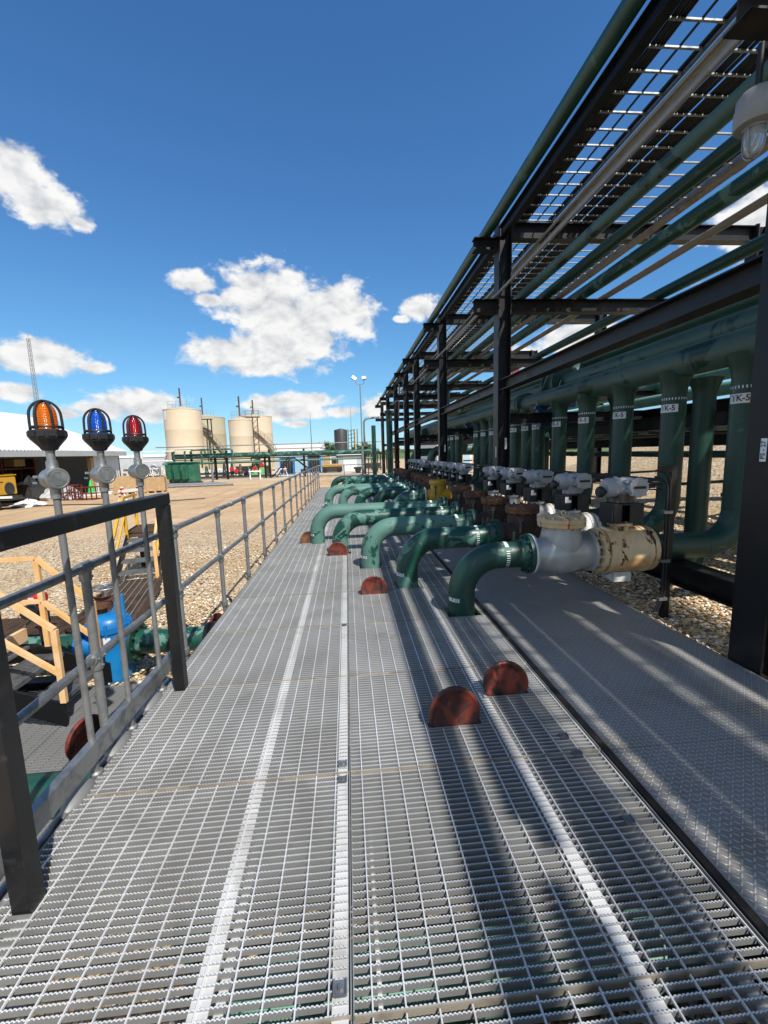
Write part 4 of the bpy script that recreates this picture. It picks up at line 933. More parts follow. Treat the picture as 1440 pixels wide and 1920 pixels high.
# ------------------------------------------------------------------ lower grating platform, pipe and strainer on the left
lp = thing('lower_platform', 'lower grey grating platform left of the walkway', 'platform', (-3.4, 2.92, -.5))
pp = obj('grating_panel', grating_mb(.92, 1.2, teeth=False, th=.006), M['bars'], lp, 0, False); p2 = pp.copy(); COL.objects.link(p2); p2.parent = lp; p2.location = (.94, 0, 0)
p3 = pp.copy(); COL.objects.link(p3); p3.parent = lp; p3.location = (1.05, -1.35, -.06); p4 = pp.copy(); COL.objects.link(p4); p4.parent = lp; p4.location = (.11, -1.35, -.06)
mb = MB()
for y in (0.02, 1.18): mb.box(0, 1.87, y - .015, y + .015, -.14, -.03)
obj('support_frame', mb, M['black'], lp)
one('discharge_pipe', MB().tube([(-4.4, 2.72, -.50), (-3, 2.72, -.5), (0, 2.72, -.5), (1.2, 2.72, -.5)], .14, 24), M['green'], 'green pipe passing under the walkway in front of the lower platform', 'pipe')
for i, (y, z, r) in enumerate(((.95, -.42, .14), (1.45, -.46, .14), (1.95, -.42, .14), (.45, -.46, .14))):
    one('under_pipe', MB().tube(bend([(1.4, y, z), (-.2 - .18 * i, y, z), (-.5 - .18 * i, y, -.75)], .25), r, 20), M[['green', 'mint', 'green', 'green'][i]], 'green pipe under the walkway seen through the bars, %s from the camera' % ['second', 'third', 'fourth', 'nearest'][i], 'pipe', 'pipes under the grating')
YM, ZM = 4.8, -.36
def flange(mb, x, m=.225, d=1): mb.lathe([(.14, -.02), (m, -.02), (m, .02), (.14, .02)], (x, YM, ZM), (1, 0, 0), 28); mb.bolts((x, YM, ZM), (1, 0, 0), m - .035, 10, .016, .1)
t = thing('yard_pipe', 'green pipe with pale worn patches left of the blue strainer', 'pipe', (0, 0, 0))
obj('pipe', MB().tube([(-6.5, YM, ZM), (-5, YM, ZM), (-4, YM, ZM), (-3.06, YM, ZM)], .133, 24), M['green'], t)
mb = MB(); flange(mb, -3.03); obj('flange', mb, M['green_dark'], t)
b = MB()
for i in range(20):
    a = 2 * PI * i / 20; q = lambda an: (YM + math.cos(an) * .1355, ZM + math.sin(an) * .1355); (y1, z1), (y2, z2) = q(a), q(a + .2); b.add([(-3.3, y1, z1), (-3.24, y1, z1), (-3.24, y2, z2), (-3.3, y2, z2)], [(0, 1, 2, 3)])
obj('flow_tape', b, M['mint'], t, 0)
mb = MB().cyl((-3.36, YM, ZM + .13), (-3.36, YM, ZM + .3), .022, 10); mb.cyl((-3.36, YM, ZM + .3), (-3.36, YM, ZM + .42), .03, 8); mb.tube(bend([(-3.36, YM, ZM + .36), (-3.5, YM, ZM + .36), (-3.62, YM - .1, ZM + .2)], .05), .008, 8); obj('sample_cock', mb, M['dirty_metal'], t)
t = thing('yard_pipe', 'green pipe with pale worn patches between the blue strainer and the walkway', 'pipe', (0, 0, 0))
obj('pipe', MB().tube([(-2.42, YM, ZM), (-1.9, YM, ZM), (-1.2, YM, ZM), (.2, YM, ZM), (1.1, YM, ZM)], .133, 24), M['green'], t)
mb = MB(); flange(mb, -2.445); obj('flange', mb, M['green_dark'], t)
for x in (-1.98, -1.62):
    mb = MB().lathe([(.134, -.06), (.17, -.055), (.175, -.02), (.15, 0), (.175, .02), (.17, .055), (.134, .06)], (x, YM, ZM), (1, 0, 0), 24, False); mb.box(x - .04, x + .04, YM - .22, YM - .16, ZM - .03, ZM + .03); mb.box(x - .04, x + .04, YM + .16, YM + .22, ZM - .03, ZM + .03); obj('grooved_coupling', mb, M['black'], t)
mb = MB().cyl((-2.05, YM, ZM + .13), (-2.05, YM, ZM + .45), .02, 10); mb.cyl((-2.05, YM, ZM + .3), (-2.05, YM, ZM + .38), .035, 8); mb.cyl((-2.05, YM, ZM + .45), (-2.05, YM, ZM + .62), .008, 8); mb.tube(bend([(-2.05, YM - .02, ZM + .58), (-1.92, YM - .02, ZM + .72), (-1.9, YM, ZM + .1)], .05), .006, 8); obj('vent_cock', mb, M['dirty_metal'], t)
t = thing('strainer', 'bright blue upright strainer pot with a rusty top fitting and grey handwheel', 'strainer', (-2.72, YM, ZM))
mb = MB().lathe([(.12, -.46), (.15, -.45), (.19, -.40), (.2, -.33), (.2, .17), (.215, .18), (.215, .245), (.2, .25), (.19, .3), (.15, .345), (.08, .365), (.02, .37)], (0, 0, 0), (0, 0, 1), 32)
mb.lathe([(.12, -.31), (.225, -.30), (.225, -.262), (.13, -.25), (.12, -.18)], (0, 0, 0), (1, 0, 0), 28); mb.lathe([(.12, .18), (.12, .22), (.225, .235), (.225, .27), (.12, .275)], (0, 0, 0), (1, 0, 0), 28)
mb.bolts((0, 0, .21), (0, 0, 1), .208, 10, .016, .15)
for a in (.3, 2.3, 4.3): mb.bar((math.cos(a) * .17, math.sin(a) * .17, -.5), (math.cos(a) * .17, math.sin(a) * .17, -.3), .06, .05)
obj('body', mb, M['blue'], t)
mb = MB().cyl((-.07, 0, .33), (-.07, 0, .44), .06, 16); mb.lathe([(.12, .44), (.12, .465), (.12, .49), (.05, .5)], (-.07, 0, 0), (0, 0, 1), 18); mb.bar((-.2, -.03, .53), (.1, .02, .53), .05, .05); mb.cyl((-.07, 0, .49), (-.07, 0, .58), .025, 8); obj('top_valve', mb, M['rust'], t)
mb = MB().tube(arc((.0, 0, .66), .13, 0, 2 * PI, (1, 0, 0), (0, 1, 0), 28)[:-1], .011, 8, False, True)
for a in (.4, 1.45, 2.5): mb.bar((math.cos(a) * .13, math.sin(a) * .13, .66), (-math.cos(a) * .13, -math.sin(a) * .13, .66), .012, .012)
mb.cyl((0, 0, .5), (0, 0, .67), .016, 8); obj('handwheel', mb, M['galv'], t)
mb = MB().bar((.12, .02, .28), (.12, .02, .56), .1, .03); obj('arm', mb, M['blue'], t)
obj('name_plate', MB().box(-.09, .03, -.21, -.204, -.06, .03), M['black'], t); obj('white_tag', MB().box(.0, .11, -.21, -.205, .07, .15), M['label_white'], t)
# gauge and transmitter
t = thing('pressure_gauge', 'round white faced pressure gauge on a stand by the yellow handrail', 'gauge', (-3.40, 4.62, .12))
mb = MB().lathe([(.05, .05), (.072, .045), (.075, 0), (.075, -.03), (.068, -.032)], (0, 0, 0), (.35, -.93, .0), 28)
obj('case', MB().lathe([(.02, .05), (.075, .045), (.078, -.02), (.07, -.028), (.066, -.02)], (0, 0, 0), (-.35, .93, 0), 28), M['rubber'], t)
obj('dial', MB().lathe([(.066, 0), (.001, .001)], Vector((.35, -.93, 0)).normalized() * .019, (.35, -.93, 0), 28), M['dial'], t)
q = Vector((.35, -.93, 0)).normalized(); obj('needle', MB().bar(q * .023 + Vector((-.03, -.01, -.03)), q * .023 + Vector((.02, .008, .035)), .006, .003, up=q), M['ink'], t)
obj('stand', MB().cyl((.05, .06, -.6), (.05, .06, -.05), .02, 10).box(.02, .12, .02, .1, -.09, -.02), M['black'], t)
t = thing('transmitter', 'dark red instrument housing behind the pressure gauge', 'instrument', (-3.55, 4.95, .17))
mb = MB().cyl((-.09, 0, 0), (.09, 0, 0), .06, 18); mb.cyl((0, 0, -.5), (0, 0, -.05), .018, 8); mb.cyl((0, 0, .0), (0, -.08, .0), .045, 14); obj('housing', mb, M['red'], t)
obj('tag_plate', MB().box(-.03, .03, -.083, -.081, -.03, .03), M['label_white'], t)
# stub handle and blanks down here
one('pull_hook', MB().tube(bend([(-2.38, 2.86, -.5), (-2.40, 2.84, -.19), (-2.46, 2.82, -.185)], .03), .009, 8), M['galv_dull'], 'thin grey hooked rod standing on the green pipe by the lower platform', 'hook')
blind('dark red blind disc standing on the lower platform behind the amber pole', (-2.03, 3.12, -.37), .16, R(70), 0)
blind('red brown blind disc standing on the gravel beside the walkway', (-1.78, 5.45, -.52), .2, R(78), 0)
blind('small red brown blind disc half hidden by the walkway edge', (-1.56, 5.8, -.4), .17, R(60), 0, 'rust')

# near stile over the pipe
def handrail(pts, posts, w, mat, parent, up=(0, 0, 1)):
    mb = MB()
    for a, b2 in zip(pts, pts[1:]): mb.bar(a, b2, w, w, up)
    obj('handrail', mb, mat, parent)
    for a, b2 in posts: obj('post', MB().bar(a, b2, w * 1.25, w * .9, (0, 1, 0)), mat, parent)
st = thing('stile', 'near crossing steps with faded orange handrails over the green pipe', 'steps', (-2.45, 3.5, -.5))
def near_side(y, k):
    pk = (-.5, y, 1.29); ex = .04 if k == 0 else -.05
    handrail([(-2.2, y, 1.28), pk, (ex, y, .84)], [((-.5, y, .42), (-.5, y, 1.28)), ((ex, y, .21), (ex, y, .84)), ((-1.7, y, .42), (-1.7, y, 1.27))], .037, M['orange'], st)
    mb = MB(); mb.bar((-2.2, y, .87), (-.5, y, .87), .035, .035); mb.bar((-.5, y, .87), (ex, y, .46), .035, .035); obj('middle_rail', mb, M['orange'], st)
    obj('stringer', MB().prism([(-2.2, .27), (-.66, .27), (.04, 0), (.04, .2), (-.62, .45), (-2.2, .45)], 'y', y - .012, y + .012), M['black'], st)
near_side(0, 0); near_side(.68, 1)
for i, (x, z) in enumerate(((-.32, .17), (-.62, .36))):
    g = grating_mb(.26, .62, pitch=.03, teeth=False); mb = MB(); mb.v = [(v[0] + x - .0, v[1] + .03, v[2] + z) for v in g.v]; mb.f = g.f; mb.m = g.m; mb.box(x + .262, x + .268, .03, .65, z - .04, z + .002)
    obj('tread', mb, M['galv'], st, 0, False)
mb = MB(); g = grating_mb(1.5, .62, pitch=.04, teeth=False); mb.v = [(v[0] - 2.15, v[1] + .03, v[2] + .45) for v in g.v]; mb.f = g.f; mb.m = g.m; obj('deck', mb, M['galv_dull'], st, 0, False)
obj('cross_piece', MB().box(-.7, -.66, .02, .66, .5, .62), M['orange'], st)
# dark pipework under it
for i, (x, y, z, l) in enumerate(((-4.3, 4.2, -.5, 1.4), (-4.1, 4.45, -.62, 1.1), (-3.6, 5.15, -.6, .8))):
    one('skid_beam', MB().ibeam((x, y, z), (x + l, y, z), .14, .12), M['black'], 'black skid beam under the near crossing steps, %s of three' % ['first', 'second', 'third'][i], 'beam', 'skid beams under the steps')
one('grating_strip', MB().add(*(lambda g: ([(v[0] - 4.9, v[1] + 5.0, v[2] - .28) for v in g.v], g.f))(grating_mb(1.5, .6, pitch=.04, teeth=False))), M['brown_steel'], 'rusty dark grating strip behind the gauge', 'grating', smooth=0)

# far stile with dark landing
s2 = thing('stile', 'far crossing steps with bright yellow handrails and a dark rusty landing', 'steps', (-3.35, 5.7, -.5), R(14))
mb = MB(); g = grating_mb(.72, 2.3, pitch=.04, teeth=False); mb.v = [(v[0] - .36, v[1], v[2] + .02) for v in g.v]; mb.f = list(g.f); mb.m = list(g.m); mb.box(-.40, -.36, 0, 2.3, -.1, .04); mb.box(.36, .40, 0, 2.3, -.1, .04); obj('landing', mb, M['brown_steel'], s2, 0, False)
mb = MB(); [mb.box(q - .006, q + .006, .02, 2.28, .022, .028) for q in (-.3, -.2, -.1, 0, .1, .2, .3)]; obj('cross_rod', mb, M['conduit'], s2, 0, False)
for i in range(4):
    z = .14 + i * .15; y = 2.34 + i * .29
    g = grating_mb(.62, .25, pitch=.03, teeth=False); mb = MB(); mb.v = [(v[0] - .31, v[1] + y, v[2] + z) for v in g.v]; mb.f = list(g.f); mb.m = list(g.m); mb.box(-.31, .31, y - .006, y - .001, z - .04, z + .003); obj('tread', mb, M['galv'], s2, 0, False)
mb = MB(); g = grating_mb(.72, 1.0, pitch=.04, teeth=False); mb.v = [(v[0] - .36, v[1] + 3.5, v[2] + .72) for v in g.v]; mb.f = list(g.f); mb.m = list(g.m); mb.box(-.4, .4, 3.5, 4.5, .60, .66); obj('deck', mb, M['brown_steel'], s2, 0, False)
for x in (-.34, .34):
    obj('stringer', MB().prism([(2.28, -.02), (2.4, -.02), (3.6, .6), (4.5, .6), (4.5, .74), (3.5, .74), (2.28, .14)], 'x', x - .015, x + .015), M['black'], s2)
    handrail([(x, 2.25, .66), (x, 3.35, 1.42), (x, 4.4, 1.42)], [((x, 2.25, .0), (x, 2.25, .66)), ((x, 3.4, .6), (x, 3.4, 1.41)), ((x, 4.4, .7), (x, 4.4, 1.41))], .045, M['yellow'] if x < 0 else M['orange'], s2)
    mb = MB(); mb.bar((x, 2.25, .33), (x, 3.4, 1.08), .03, .03); mb.bar((x, 3.4, 1.08), (x, 4.4, 1.08), .03, .03); obj('middle_rail', mb, M['yellow'], s2)
for x in (-.3, .3): obj('leg', MB().box(x - .04, x + .04, 4.35, 4.43, -.3, .6), M['black'], s2)

# explosion proof lamp at the upper right
t = thing('caged_lamp', 'grey explosion proof lamp with a clear glass globe hanging at the upper right', 'lamp', (2.475, 2.6, 3.41))
t.scale = (.86, .86, .86)
mb = MB().lathe([(.03, .36), (.05, .345), (.09, .33), (.115, .30), (.118, .24), (.124, .235), (.124, .13), (.118, .12), (.07, .11), (.066, .10)], (0, 0, 0), (0, 0, 1), 36); obj('canopy', mb, M['conduit'], t)
obj('globe', MB().lathe([(.058, .12), (.06, .03), (.05, -.03), (.03, -.06), (.003, -.066)], (0, 0, 0), (0, 0, 1), 28), M['glass'], t)
mb = MB()
for i in range(4):
    a = PI / 2 * i + .3; ax = Vector((math.cos(a), math.sin(a), 0)); mb.tube([ax * .07 + Vector((0, 0, .12)), ax * .071 + Vector((0, 0, .02)), ax * .06 + Vector((0, 0, -.04)), ax * .03 + Vector((0, 0, -.075)), Vector((0, 0, -.08))], .005, 6)
obj('guard', mb, M['galv'], t); obj('label_patch', curved_patch((0, 0), .126, R(-60), R(-20), .15, .21, 6), M['label_white'], t, 0)
obj('stem', MB().cyl((0, 0, .34), (0, 0, .62), .02, 10).bar((0, 0, .6), (.64, .2, .62), .04, .04), M['black'], t)
# ------------------------------------------------------------------ the yard beyond
GZ = -.75
# open fronted shed on the left
sh = thing('storage_shed', 'long open fronted storage shed with a white metal roof at the left', 'shed', (0, 0, 0))
X0, XR_, XBk, Y0, Y1, ZE, ZR = -19.6, -27.0, -34.4, 6.0, 39.0, 2.5, 5.65
mb = MB()
for sgn, xa, xb, za, zb in ((1, X0 + .5, XR_, ZE - .1, ZR), (1, XBk - .5, XR_, ZE - .1, ZR)):
    mb.add([(xa, Y0, za), (xa, Y1 + .4, za), (xb, Y1 + .4, zb), (xb, Y0, zb), (xa, Y0, za + .06), (xa, Y1 + .4, za + .06), (xb, Y1 + .4, zb + .06), (xb, Y0, zb + .06)], [(0,1,2,3),(4,7,6,5),(0,4,5,1),(1,5,6,2),(2,6,7,3),(3,7,4,0)])
obj('roof', mb, M['roof'], sh, 0)
obj('fascia', MB().box(X0 + .42, X0 + .5, Y0, Y1 + .3, ZE - .45, ZE - .11), M['bldg_grey'], sh)
obj('wall', MB().box(X0 - .1, X0, 35.2, Y1, GZ, ZE - .12), M['siding'], sh)
obj('wall', MB().prism([(X0, GZ), (XBk, GZ), (XBk, ZE - .15), (XR_, ZR - .03), (X0, ZE - .15)], 'y', Y1 - .12, Y1), M['siding'], sh)
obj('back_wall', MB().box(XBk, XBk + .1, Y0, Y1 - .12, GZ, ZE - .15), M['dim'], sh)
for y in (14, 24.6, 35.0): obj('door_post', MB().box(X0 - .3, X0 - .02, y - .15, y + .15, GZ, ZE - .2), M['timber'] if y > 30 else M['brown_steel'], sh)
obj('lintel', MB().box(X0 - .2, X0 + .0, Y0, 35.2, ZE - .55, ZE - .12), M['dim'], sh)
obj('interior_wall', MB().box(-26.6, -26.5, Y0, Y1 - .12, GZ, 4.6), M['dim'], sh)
rk = thing('storage_rack', 'dark red pallet racking inside the open shed', 'rack', (-23.4, 27.4, GZ))
for y in (-3.2, 0, 3.2, 6.2):
    for x in (-.5, .5): obj('upright', MB().box(x - .05, x + .05, y - .05, y + .05, 0, 2.9), M['oxide'], rk)
for z in (.95, 2.0): obj('shelf', MB().box(-.55, .55, -3.2, 6.2, z, z + .1), M['oxide'], rk)
SH = [('carton', -23.2, 24.6, .42, .8, .7, .6, 'timber'), ('carton', -23.2, 26.1, .42, .7, 1.1, .55, 'timber'), ('carton', -23.2, 28.4, .42, .7, .8, .5, 'dim'), ('carton', -23.2, 31, .42, .7, .9, .6, 'timber'), ('carton', -23.2, 25, 1.45, .7, .9, .6, 'timber'), ('carton', -23.2, 27.2, 1.45, .7, 1.2, .5, 'beige'), ('carton', -23.2, 29.7, 1.45, .7, .9, .6, 'timber'), ('carton', -23.2, 32.2, 1.45, .7, 1.0, .5, 'timber'), ('carton', -23.2, 27, -.7, .8, .9, .8, 'dark_grey'), ('carton', -23.2, 30.2, -.7, .8, 1.1, .9, 'oxide')]
for i, (n, x, y, z, a, b, c, m) in enumerate(SH):
    one(n, MB().bevbox(x - a/2, x + a/2, y - b/2, y + b/2, z, z + c, .02), M[m], '%s carton on the %s of the shed racking, %s' % ({'timber': 'brown', 'dim': 'dark', 'beige': 'pale tan', 'dark_grey': 'black', 'oxide': 'red'}[m], {True: 'floor level', False: 'shelves'}[z < 0], ['nearest low', 'second low', 'third low', 'fourth low', 'nearest high', 'second high', 'third high', 'fourth high', 'nearest', 'farther'][i]), 'carton', 'cartons in the shed')
# yellow machine on a trailer
t = thing('compressor', 'yellow box shaped compressor with a round opening at the shed front', 'machine', (-20.5, 26.2, GZ))
obj('body', MB().bevbox(-1.6, 1.0, -.8, .8, .62, 1.72, .06), M['yellow'], t); obj('lid', MB().bevbox(-1.64, 1.04, -.84, .84, 1.73, 1.79, .02), M['yellow'], t)
obj('fan_ring', MB().lathe([(.33, 0), (.36, .02), (.36, .05), (.3, .05)], (.98, .2, 1.0), (1, -.0, 0), 24).lathe([(.3, .012), (.01, .012)], (.985, .2, 1.0), (1, 0, 0), 24), M['dark_grey'], t); obj('chassis', MB().box(-1.7, 1.3, -.7, .7, .42, .58), M['dark_grey'], t)
for x in (-1.0, .3): obj('wheel', MB().lathe([(.1, -.1), (.32, -.1), (.34, 0), (.32, .1), (.1, .1)], (x, -.8, .34), (0, 1, 0), 20), M['rubber'], t)
obj('panel_mark', MB().box(1.001, 1.006, -.55, -.2, 1.36, 1.42), M['ink'], t)
t = thing('flat_trailer', 'low white railed trailer in front of the yellow compressor', 'trailer', (-18.6, 24.3, GZ))
obj('deck', MB().box(-1.4, 1.0, -.5, .5, .5, .62), M['dark_grey'], t); obj('side_rail', MB().box(-1.4, 1.1, -.54, -.5, .62, .74), M['white'], t)
for x in (-.7, .2): obj('wheel', MB().lathe([(.1, -.09), (.28, -.09), (.3, 0), (.28, .09), (.1, .09)], (x, -.5, .3), (0, 1, 0), 18), M['rubber'], t)
# scrap
t = thing('scrap_cage', 'rusty red open cage of bars on the dirt in front of the shed', 'cage', (-16.9, 28.6, GZ), R(-12))
for (x, w) in ((-.75, .9), (.5, 1.1)):
    mb = MB(); H = .95 if x < 0 else .8
    for q in range(4): 
        xx = x - w/2 + w * q / 3; mb.bar((xx, -.4, 0), (xx, -.4, H), .05, .05, (0, 1, 0)); mb.bar((xx, .4, 0), (xx, .4, H), .05, .05, (0, 1, 0))
    for z in (.04, H * .5, H): mb.bar((x - w/2, -.4, z), (x + w/2, -.4, z), .05, .05); mb.bar((x - w/2, .4, z), (x + w/2, .4, z), .05, .05); mb.bar((x - w/2, -.4, z), (x - w/2, .4, z), .05, .05); mb.bar((x + w/2, -.4, z), (x + w/2, .4, z), .05, .05)
    obj('bar_frame', mb, M['oxide'], t)
def crumple(r, h, seed, n=22, m=7):
    rnd = random.Random(seed); vs = []; fs = []
    for j in range(m + 1):
        for i in range(n):
            a = 2 * PI * i / n; q = 1 - j / m; rr = r * (1 - (j / m) ** 1.6) * rnd.uniform(.75, 1.15) + .02
            vs.append((rr * math.cos(a) * 1.4, rr * math.sin(a), h * (j / m) ** .9 * rnd.uniform(.75, 1.1) if j else 0))
    for j in range(m):
        for i in range(n): fs.append((j*n+i, j*n+(i+1) % n, (j+1)*n+(i+1) % n, (j+1)*n+i))
    return MB().add(vs, fs)
for (x, y, r, h, m, lab) in ((-18.0, 25.6, .65, .42, 'white', 'small heap of crumpled white sheeting on the dirt before the shed'), (-18.9, 29.8, 1.0, 1.1, 'sheet', 'large heap of grey plastic sheeting behind the rusty cage'), (-20.6, 29.6, .9, 1.55, 'sheet', 'pile of folded grey tarpaulin on a dark bin in the shed mouth')):
    one('sheeting_heap', crumple(r, h, int(x * 10)), M[m], lab, 'sheeting', loc=(x, y, GZ), smooth=12)
one('scrap_bin', MB().prism([(-.9, 0), (.9, 0), (1.0, 1.0), (-1.0, 1.0)], 'y', -.7, .7).box(-1.03, 1.03, -.74, .74, 1.0, 1.06), M['dark_grey'], 'dark grey scrap bin in the shed mouth', 'bin', loc=(-20.6, 29.0, GZ))
one('marker_cone', MB().lathe([(.38, 0), (.38, .05), (.26, .06), (.05, 1.0), (.02, 1.02)], (0, 0, 0), (0, 0, 1), 20), M['signal_green'], 'bright green cone shaped marker by the timber door post', 'cone', loc=(-18.9, 33.2, GZ))
one('plank', MB().box(-1.3, 1.3, -.12, .12, 0, .12).box(-1.1, 1.4, .14, .3, .12, .2), M['white'], 'white plank leaning on the ground beside the green cone', 'plank', loc=(-18.4, 32.1, GZ), rz=R(30))
def pallet(rz, loc, label):
    t = thing('pallet', label, 'pallet', loc, rz, 'pallets leaning on the shed corner')
    mb = MB()
    for q in range(6): mb.box(-.6, .6, -.02, .0, .04 + q * .2, .17 + q * .2)
    for q in (-.55, 0, .55): mb.box(q - .05, q + .05, .0, .1, 0, 1.2)
    o = obj('boards', mb, M['timber'], t); o.rotation_euler.x = R(-22); return t
pallet(R(60), (-18.6, 36.2, GZ), 'timber pallet leaning on the ribbed shed wall, left of two'); pallet(R(40), (-17.6, 36.6, GZ), 'timber pallet leaning on the ribbed shed wall, right of two')
def crate(loc, sx, sy, sz, label):
    t = thing('crate', label, 'crate', loc, R(14), 'plywood crates')
    mb = MB().box(-sx, sx, -sy, sy, .14, sz)
    for x in (-sx, sx):
        for y in (-sy, sy): mb.box(x - .05, x + .05, y - .05, y + .05, .14, sz + .02)
    obj('box', mb, M['timber'], t)
    for x in (-sx * .8, 0, sx * .8): obj('skid', MB().box(x - .07, x + .07, -sy, sy, 0, .13), M['timber'], t)
crate((-15.75, 32.2, GZ), .75, .6, 1.28, 'larger plywood crate behind the red beacon pole'); crate((-14.1, 32.8, GZ), .62, .6, 1.12, 'smaller plywood crate right of the red beacon pole')
def barricade(loc, rz, label):
    t = thing('barricade', label, 'barricade', loc, rz, 'red and white folding barricades')
    for x in (-.5, .5):
        for s in (-1, 1):
            p0, p1 = Vector((x, s * .36, 0)), Vector((x, s * .02, 1.08)); o = obj('leg', MB().bar(p0, p1, .09, .03), M['white'], t)
            mb = MB()
            for q in (.5, .68, .86): mb.bar(p0.lerp(p1, q) , p0.lerp(p1, q + .08), .094, .034)
            obj('red_stripe', mb, M['red'], o)
    for s in (-1, 1):
        for (z, h) in ((.86, .13),):
            yy = s * (.36 - .34 * z / 1.08 + .03); o = obj('board', MB().box(-.62, .62, yy - .012, yy + .012, z - h/2, z + h/2), M['white'], t)
            if h > .15:
                mb = MB()
                for q in range(4): x = -.55 + q * .31; mb.prism([(x, z - h/2 + .003), (x + .15, z - h/2 + .003), (x + .24, z + h/2 - .003), (x + .09, z + h/2 - .003)], 'y', yy - .015, yy + .015)
                obj('red_stripe', mb, M['red'], o)
    return t
barricade((-11.3, 23.2, GZ), R(70), 'red and white folding barricade behind the near black frame, nearest of three')
barricade((-9.6, 45.6, GZ), R(15), 'red and white folding barricade before the pale green box'); barricade((-7.55, 50.4, GZ), R(50), 'red and white folding barricade before the blue framed cabinet')
one('hose', MB().tube([(-19 + i * .5, 24.6 + .5 * math.sin(i * .35) + i * .05, GZ + .03) for i in range(22)], .03, 8), M['dark_grey'], 'dark hose lying across the dirt before the shed', 'hose')

# transformer
t = thing('transformer', 'green finned pad transformer on the far dirt', 'transformer', (-16.0, 43.4, GZ), R(-6))
obj('tank', MB().bevbox(-1.15, 1.35, -.6, .8, .12, 1.95, .03), M['bin_green'], t); obj('lid', MB().bevbox(-1.25, 1.42, -.75, .9, 1.96, 2.1, .03), M['bin_green'], t)
for x in (-1.15, -.38, .38):
    mb = MB()
    for q in range(5): mb.box(x + q * .1, x + q * .1 + .06, -1.1, -.62, .45, 1.82)
    mb.box(x - .02, x + .48, -1.0, -.7, .5, .6); mb.box(x - .02, x + .48, -1.0, -.7, 1.7, 1.8); obj('radiator', mb, M['bin_green'], t)
obj('plinth', MB().box(-1.3, 1.5, -.8, .9, 0, .11), M['dark_grey'], t)
for (x, y, lab) in ((-18.0, 43.0, 'grey steel bollard left of the green transformer'), (-13.3, 43.6, 'grey steel bollard right of the green transformer')):
    one('bollard', MB().lathe([(.1, 0), (.1, 1.65), (.07, 1.72), (.01, 1.74)], (0, 0, 0), (0, 0, 1), 16), M['galv_dull'], lab, 'bollard', 'bollards by the transformer', (x, y, GZ))
for i in range(5):
    one('pipe_length', MB().tube([(-19.6 + i * .4, 36.4 + i * .8, GZ + .1 + .02 * i), (-14, 36.9 + i * .75, GZ + .12), (-9.8 - i * .5, 37.6 + i * .7, GZ + .1)], .085, 12), M['galv_dull'], 'long grey pipe length lying on the dirt before the transformer', 'pipe', 'loose pipe lengths before the transformer')
one('skid_timber', MB().box(-.5, .5, -.1, .1, 0, .16), M['timber'], 'short timber block under the loose grey pipes', 'timber', loc=(-15.6, 37.6, GZ))
one('steel_drum_pipe', MB().lathe([(.34, -.9), (.4, -.88), (.4, -.7), (.33, -.68), (.33, .6), (.42, .62), (.42, .8), (.34, .82), (.3, .7), (.3, -.8)], (0, 0, .42), (1, .1, 0), 24, False), M['cream_rust'], 'short fat cream flanged pipe piece lying left of the transformer', 'pipe', loc=(-17.9, 39.3, GZ))

# yard pipe rack
yr = thing('yard_pipe_rack', 'row of black posts carrying a thick green pipe across the far yard', 'pipe rack', (0, 48, 0))
for x in (-18.6, -16.7, -14.2, -13.0, -8.95, -8.45, -4.7, 2.0): obj('post', MB().box(x - .1, x + .1, -.1, .1, GZ - .05, 2.35 if x not in (-8.95,) else 1.7), M['black'], yr)
for (x0, z0, x1, z1) in ((-6.3, 1.5, -8.3, -.7), (-5.9, 1.5, -3.6, -.6), (-6.2, 1.3, -7.8, -.7), (-5.7, 1.3, -3.2, -.6)): obj('brace', MB().bar((x0, 0, z0), (x1, 0, z1), .1, .1, (0, 1, 0)), M['black'], yr)
for z in (1.45,): obj('beam', MB().box(-19, 2.6, -.08, .08, z - .06, z + .04), M['black'], yr)
one('yard_pipe', MB().tube([(-18.4 + i * 2.2, 47.6, 1.83) for i in range(11)], .27, 18).lathe([(.27, -.1), (.3, -.1), (.3, .1), (.27, .1)], (-9, 47.6, 1.83), (1, 0, 0), 18, False), M['green'], 'thick green pipe crossing the far yard on black posts', 'pipe')
one('yard_pipe', MB().tube([(-20 + i * 2.3, 48.6, 1.1) for i in range(11)], .12, 12), M['mint'], 'thin pale green pipe crossing the far yard below the thick one', 'pipe')
one('yard_pipe', MB().tube([(-20 + i * 2.4, 47.3, 2.86) for i in range(11)], .05, 10), M['galv'], 'slim silver pipe crossing the far yard above the thick green one', 'pipe')
for i, (x0, x1) in enumerate(((-18.1, -16.3), (-17.0, -14.9), (-15.3, -12.1))):
    one('pipe_loop', MB().tube(bend([(x0, 47, .6), (x0, 47, 2.5), (x1, 47, 2.5), (x1, 47, 2.0)], .25), .09, 12), M['green'], 'green bent pipe loop over the thick yard pipe, %s of three' % ['left', 'middle', 'right'][i], 'pipe', 'pipe loops over the yard pipe')
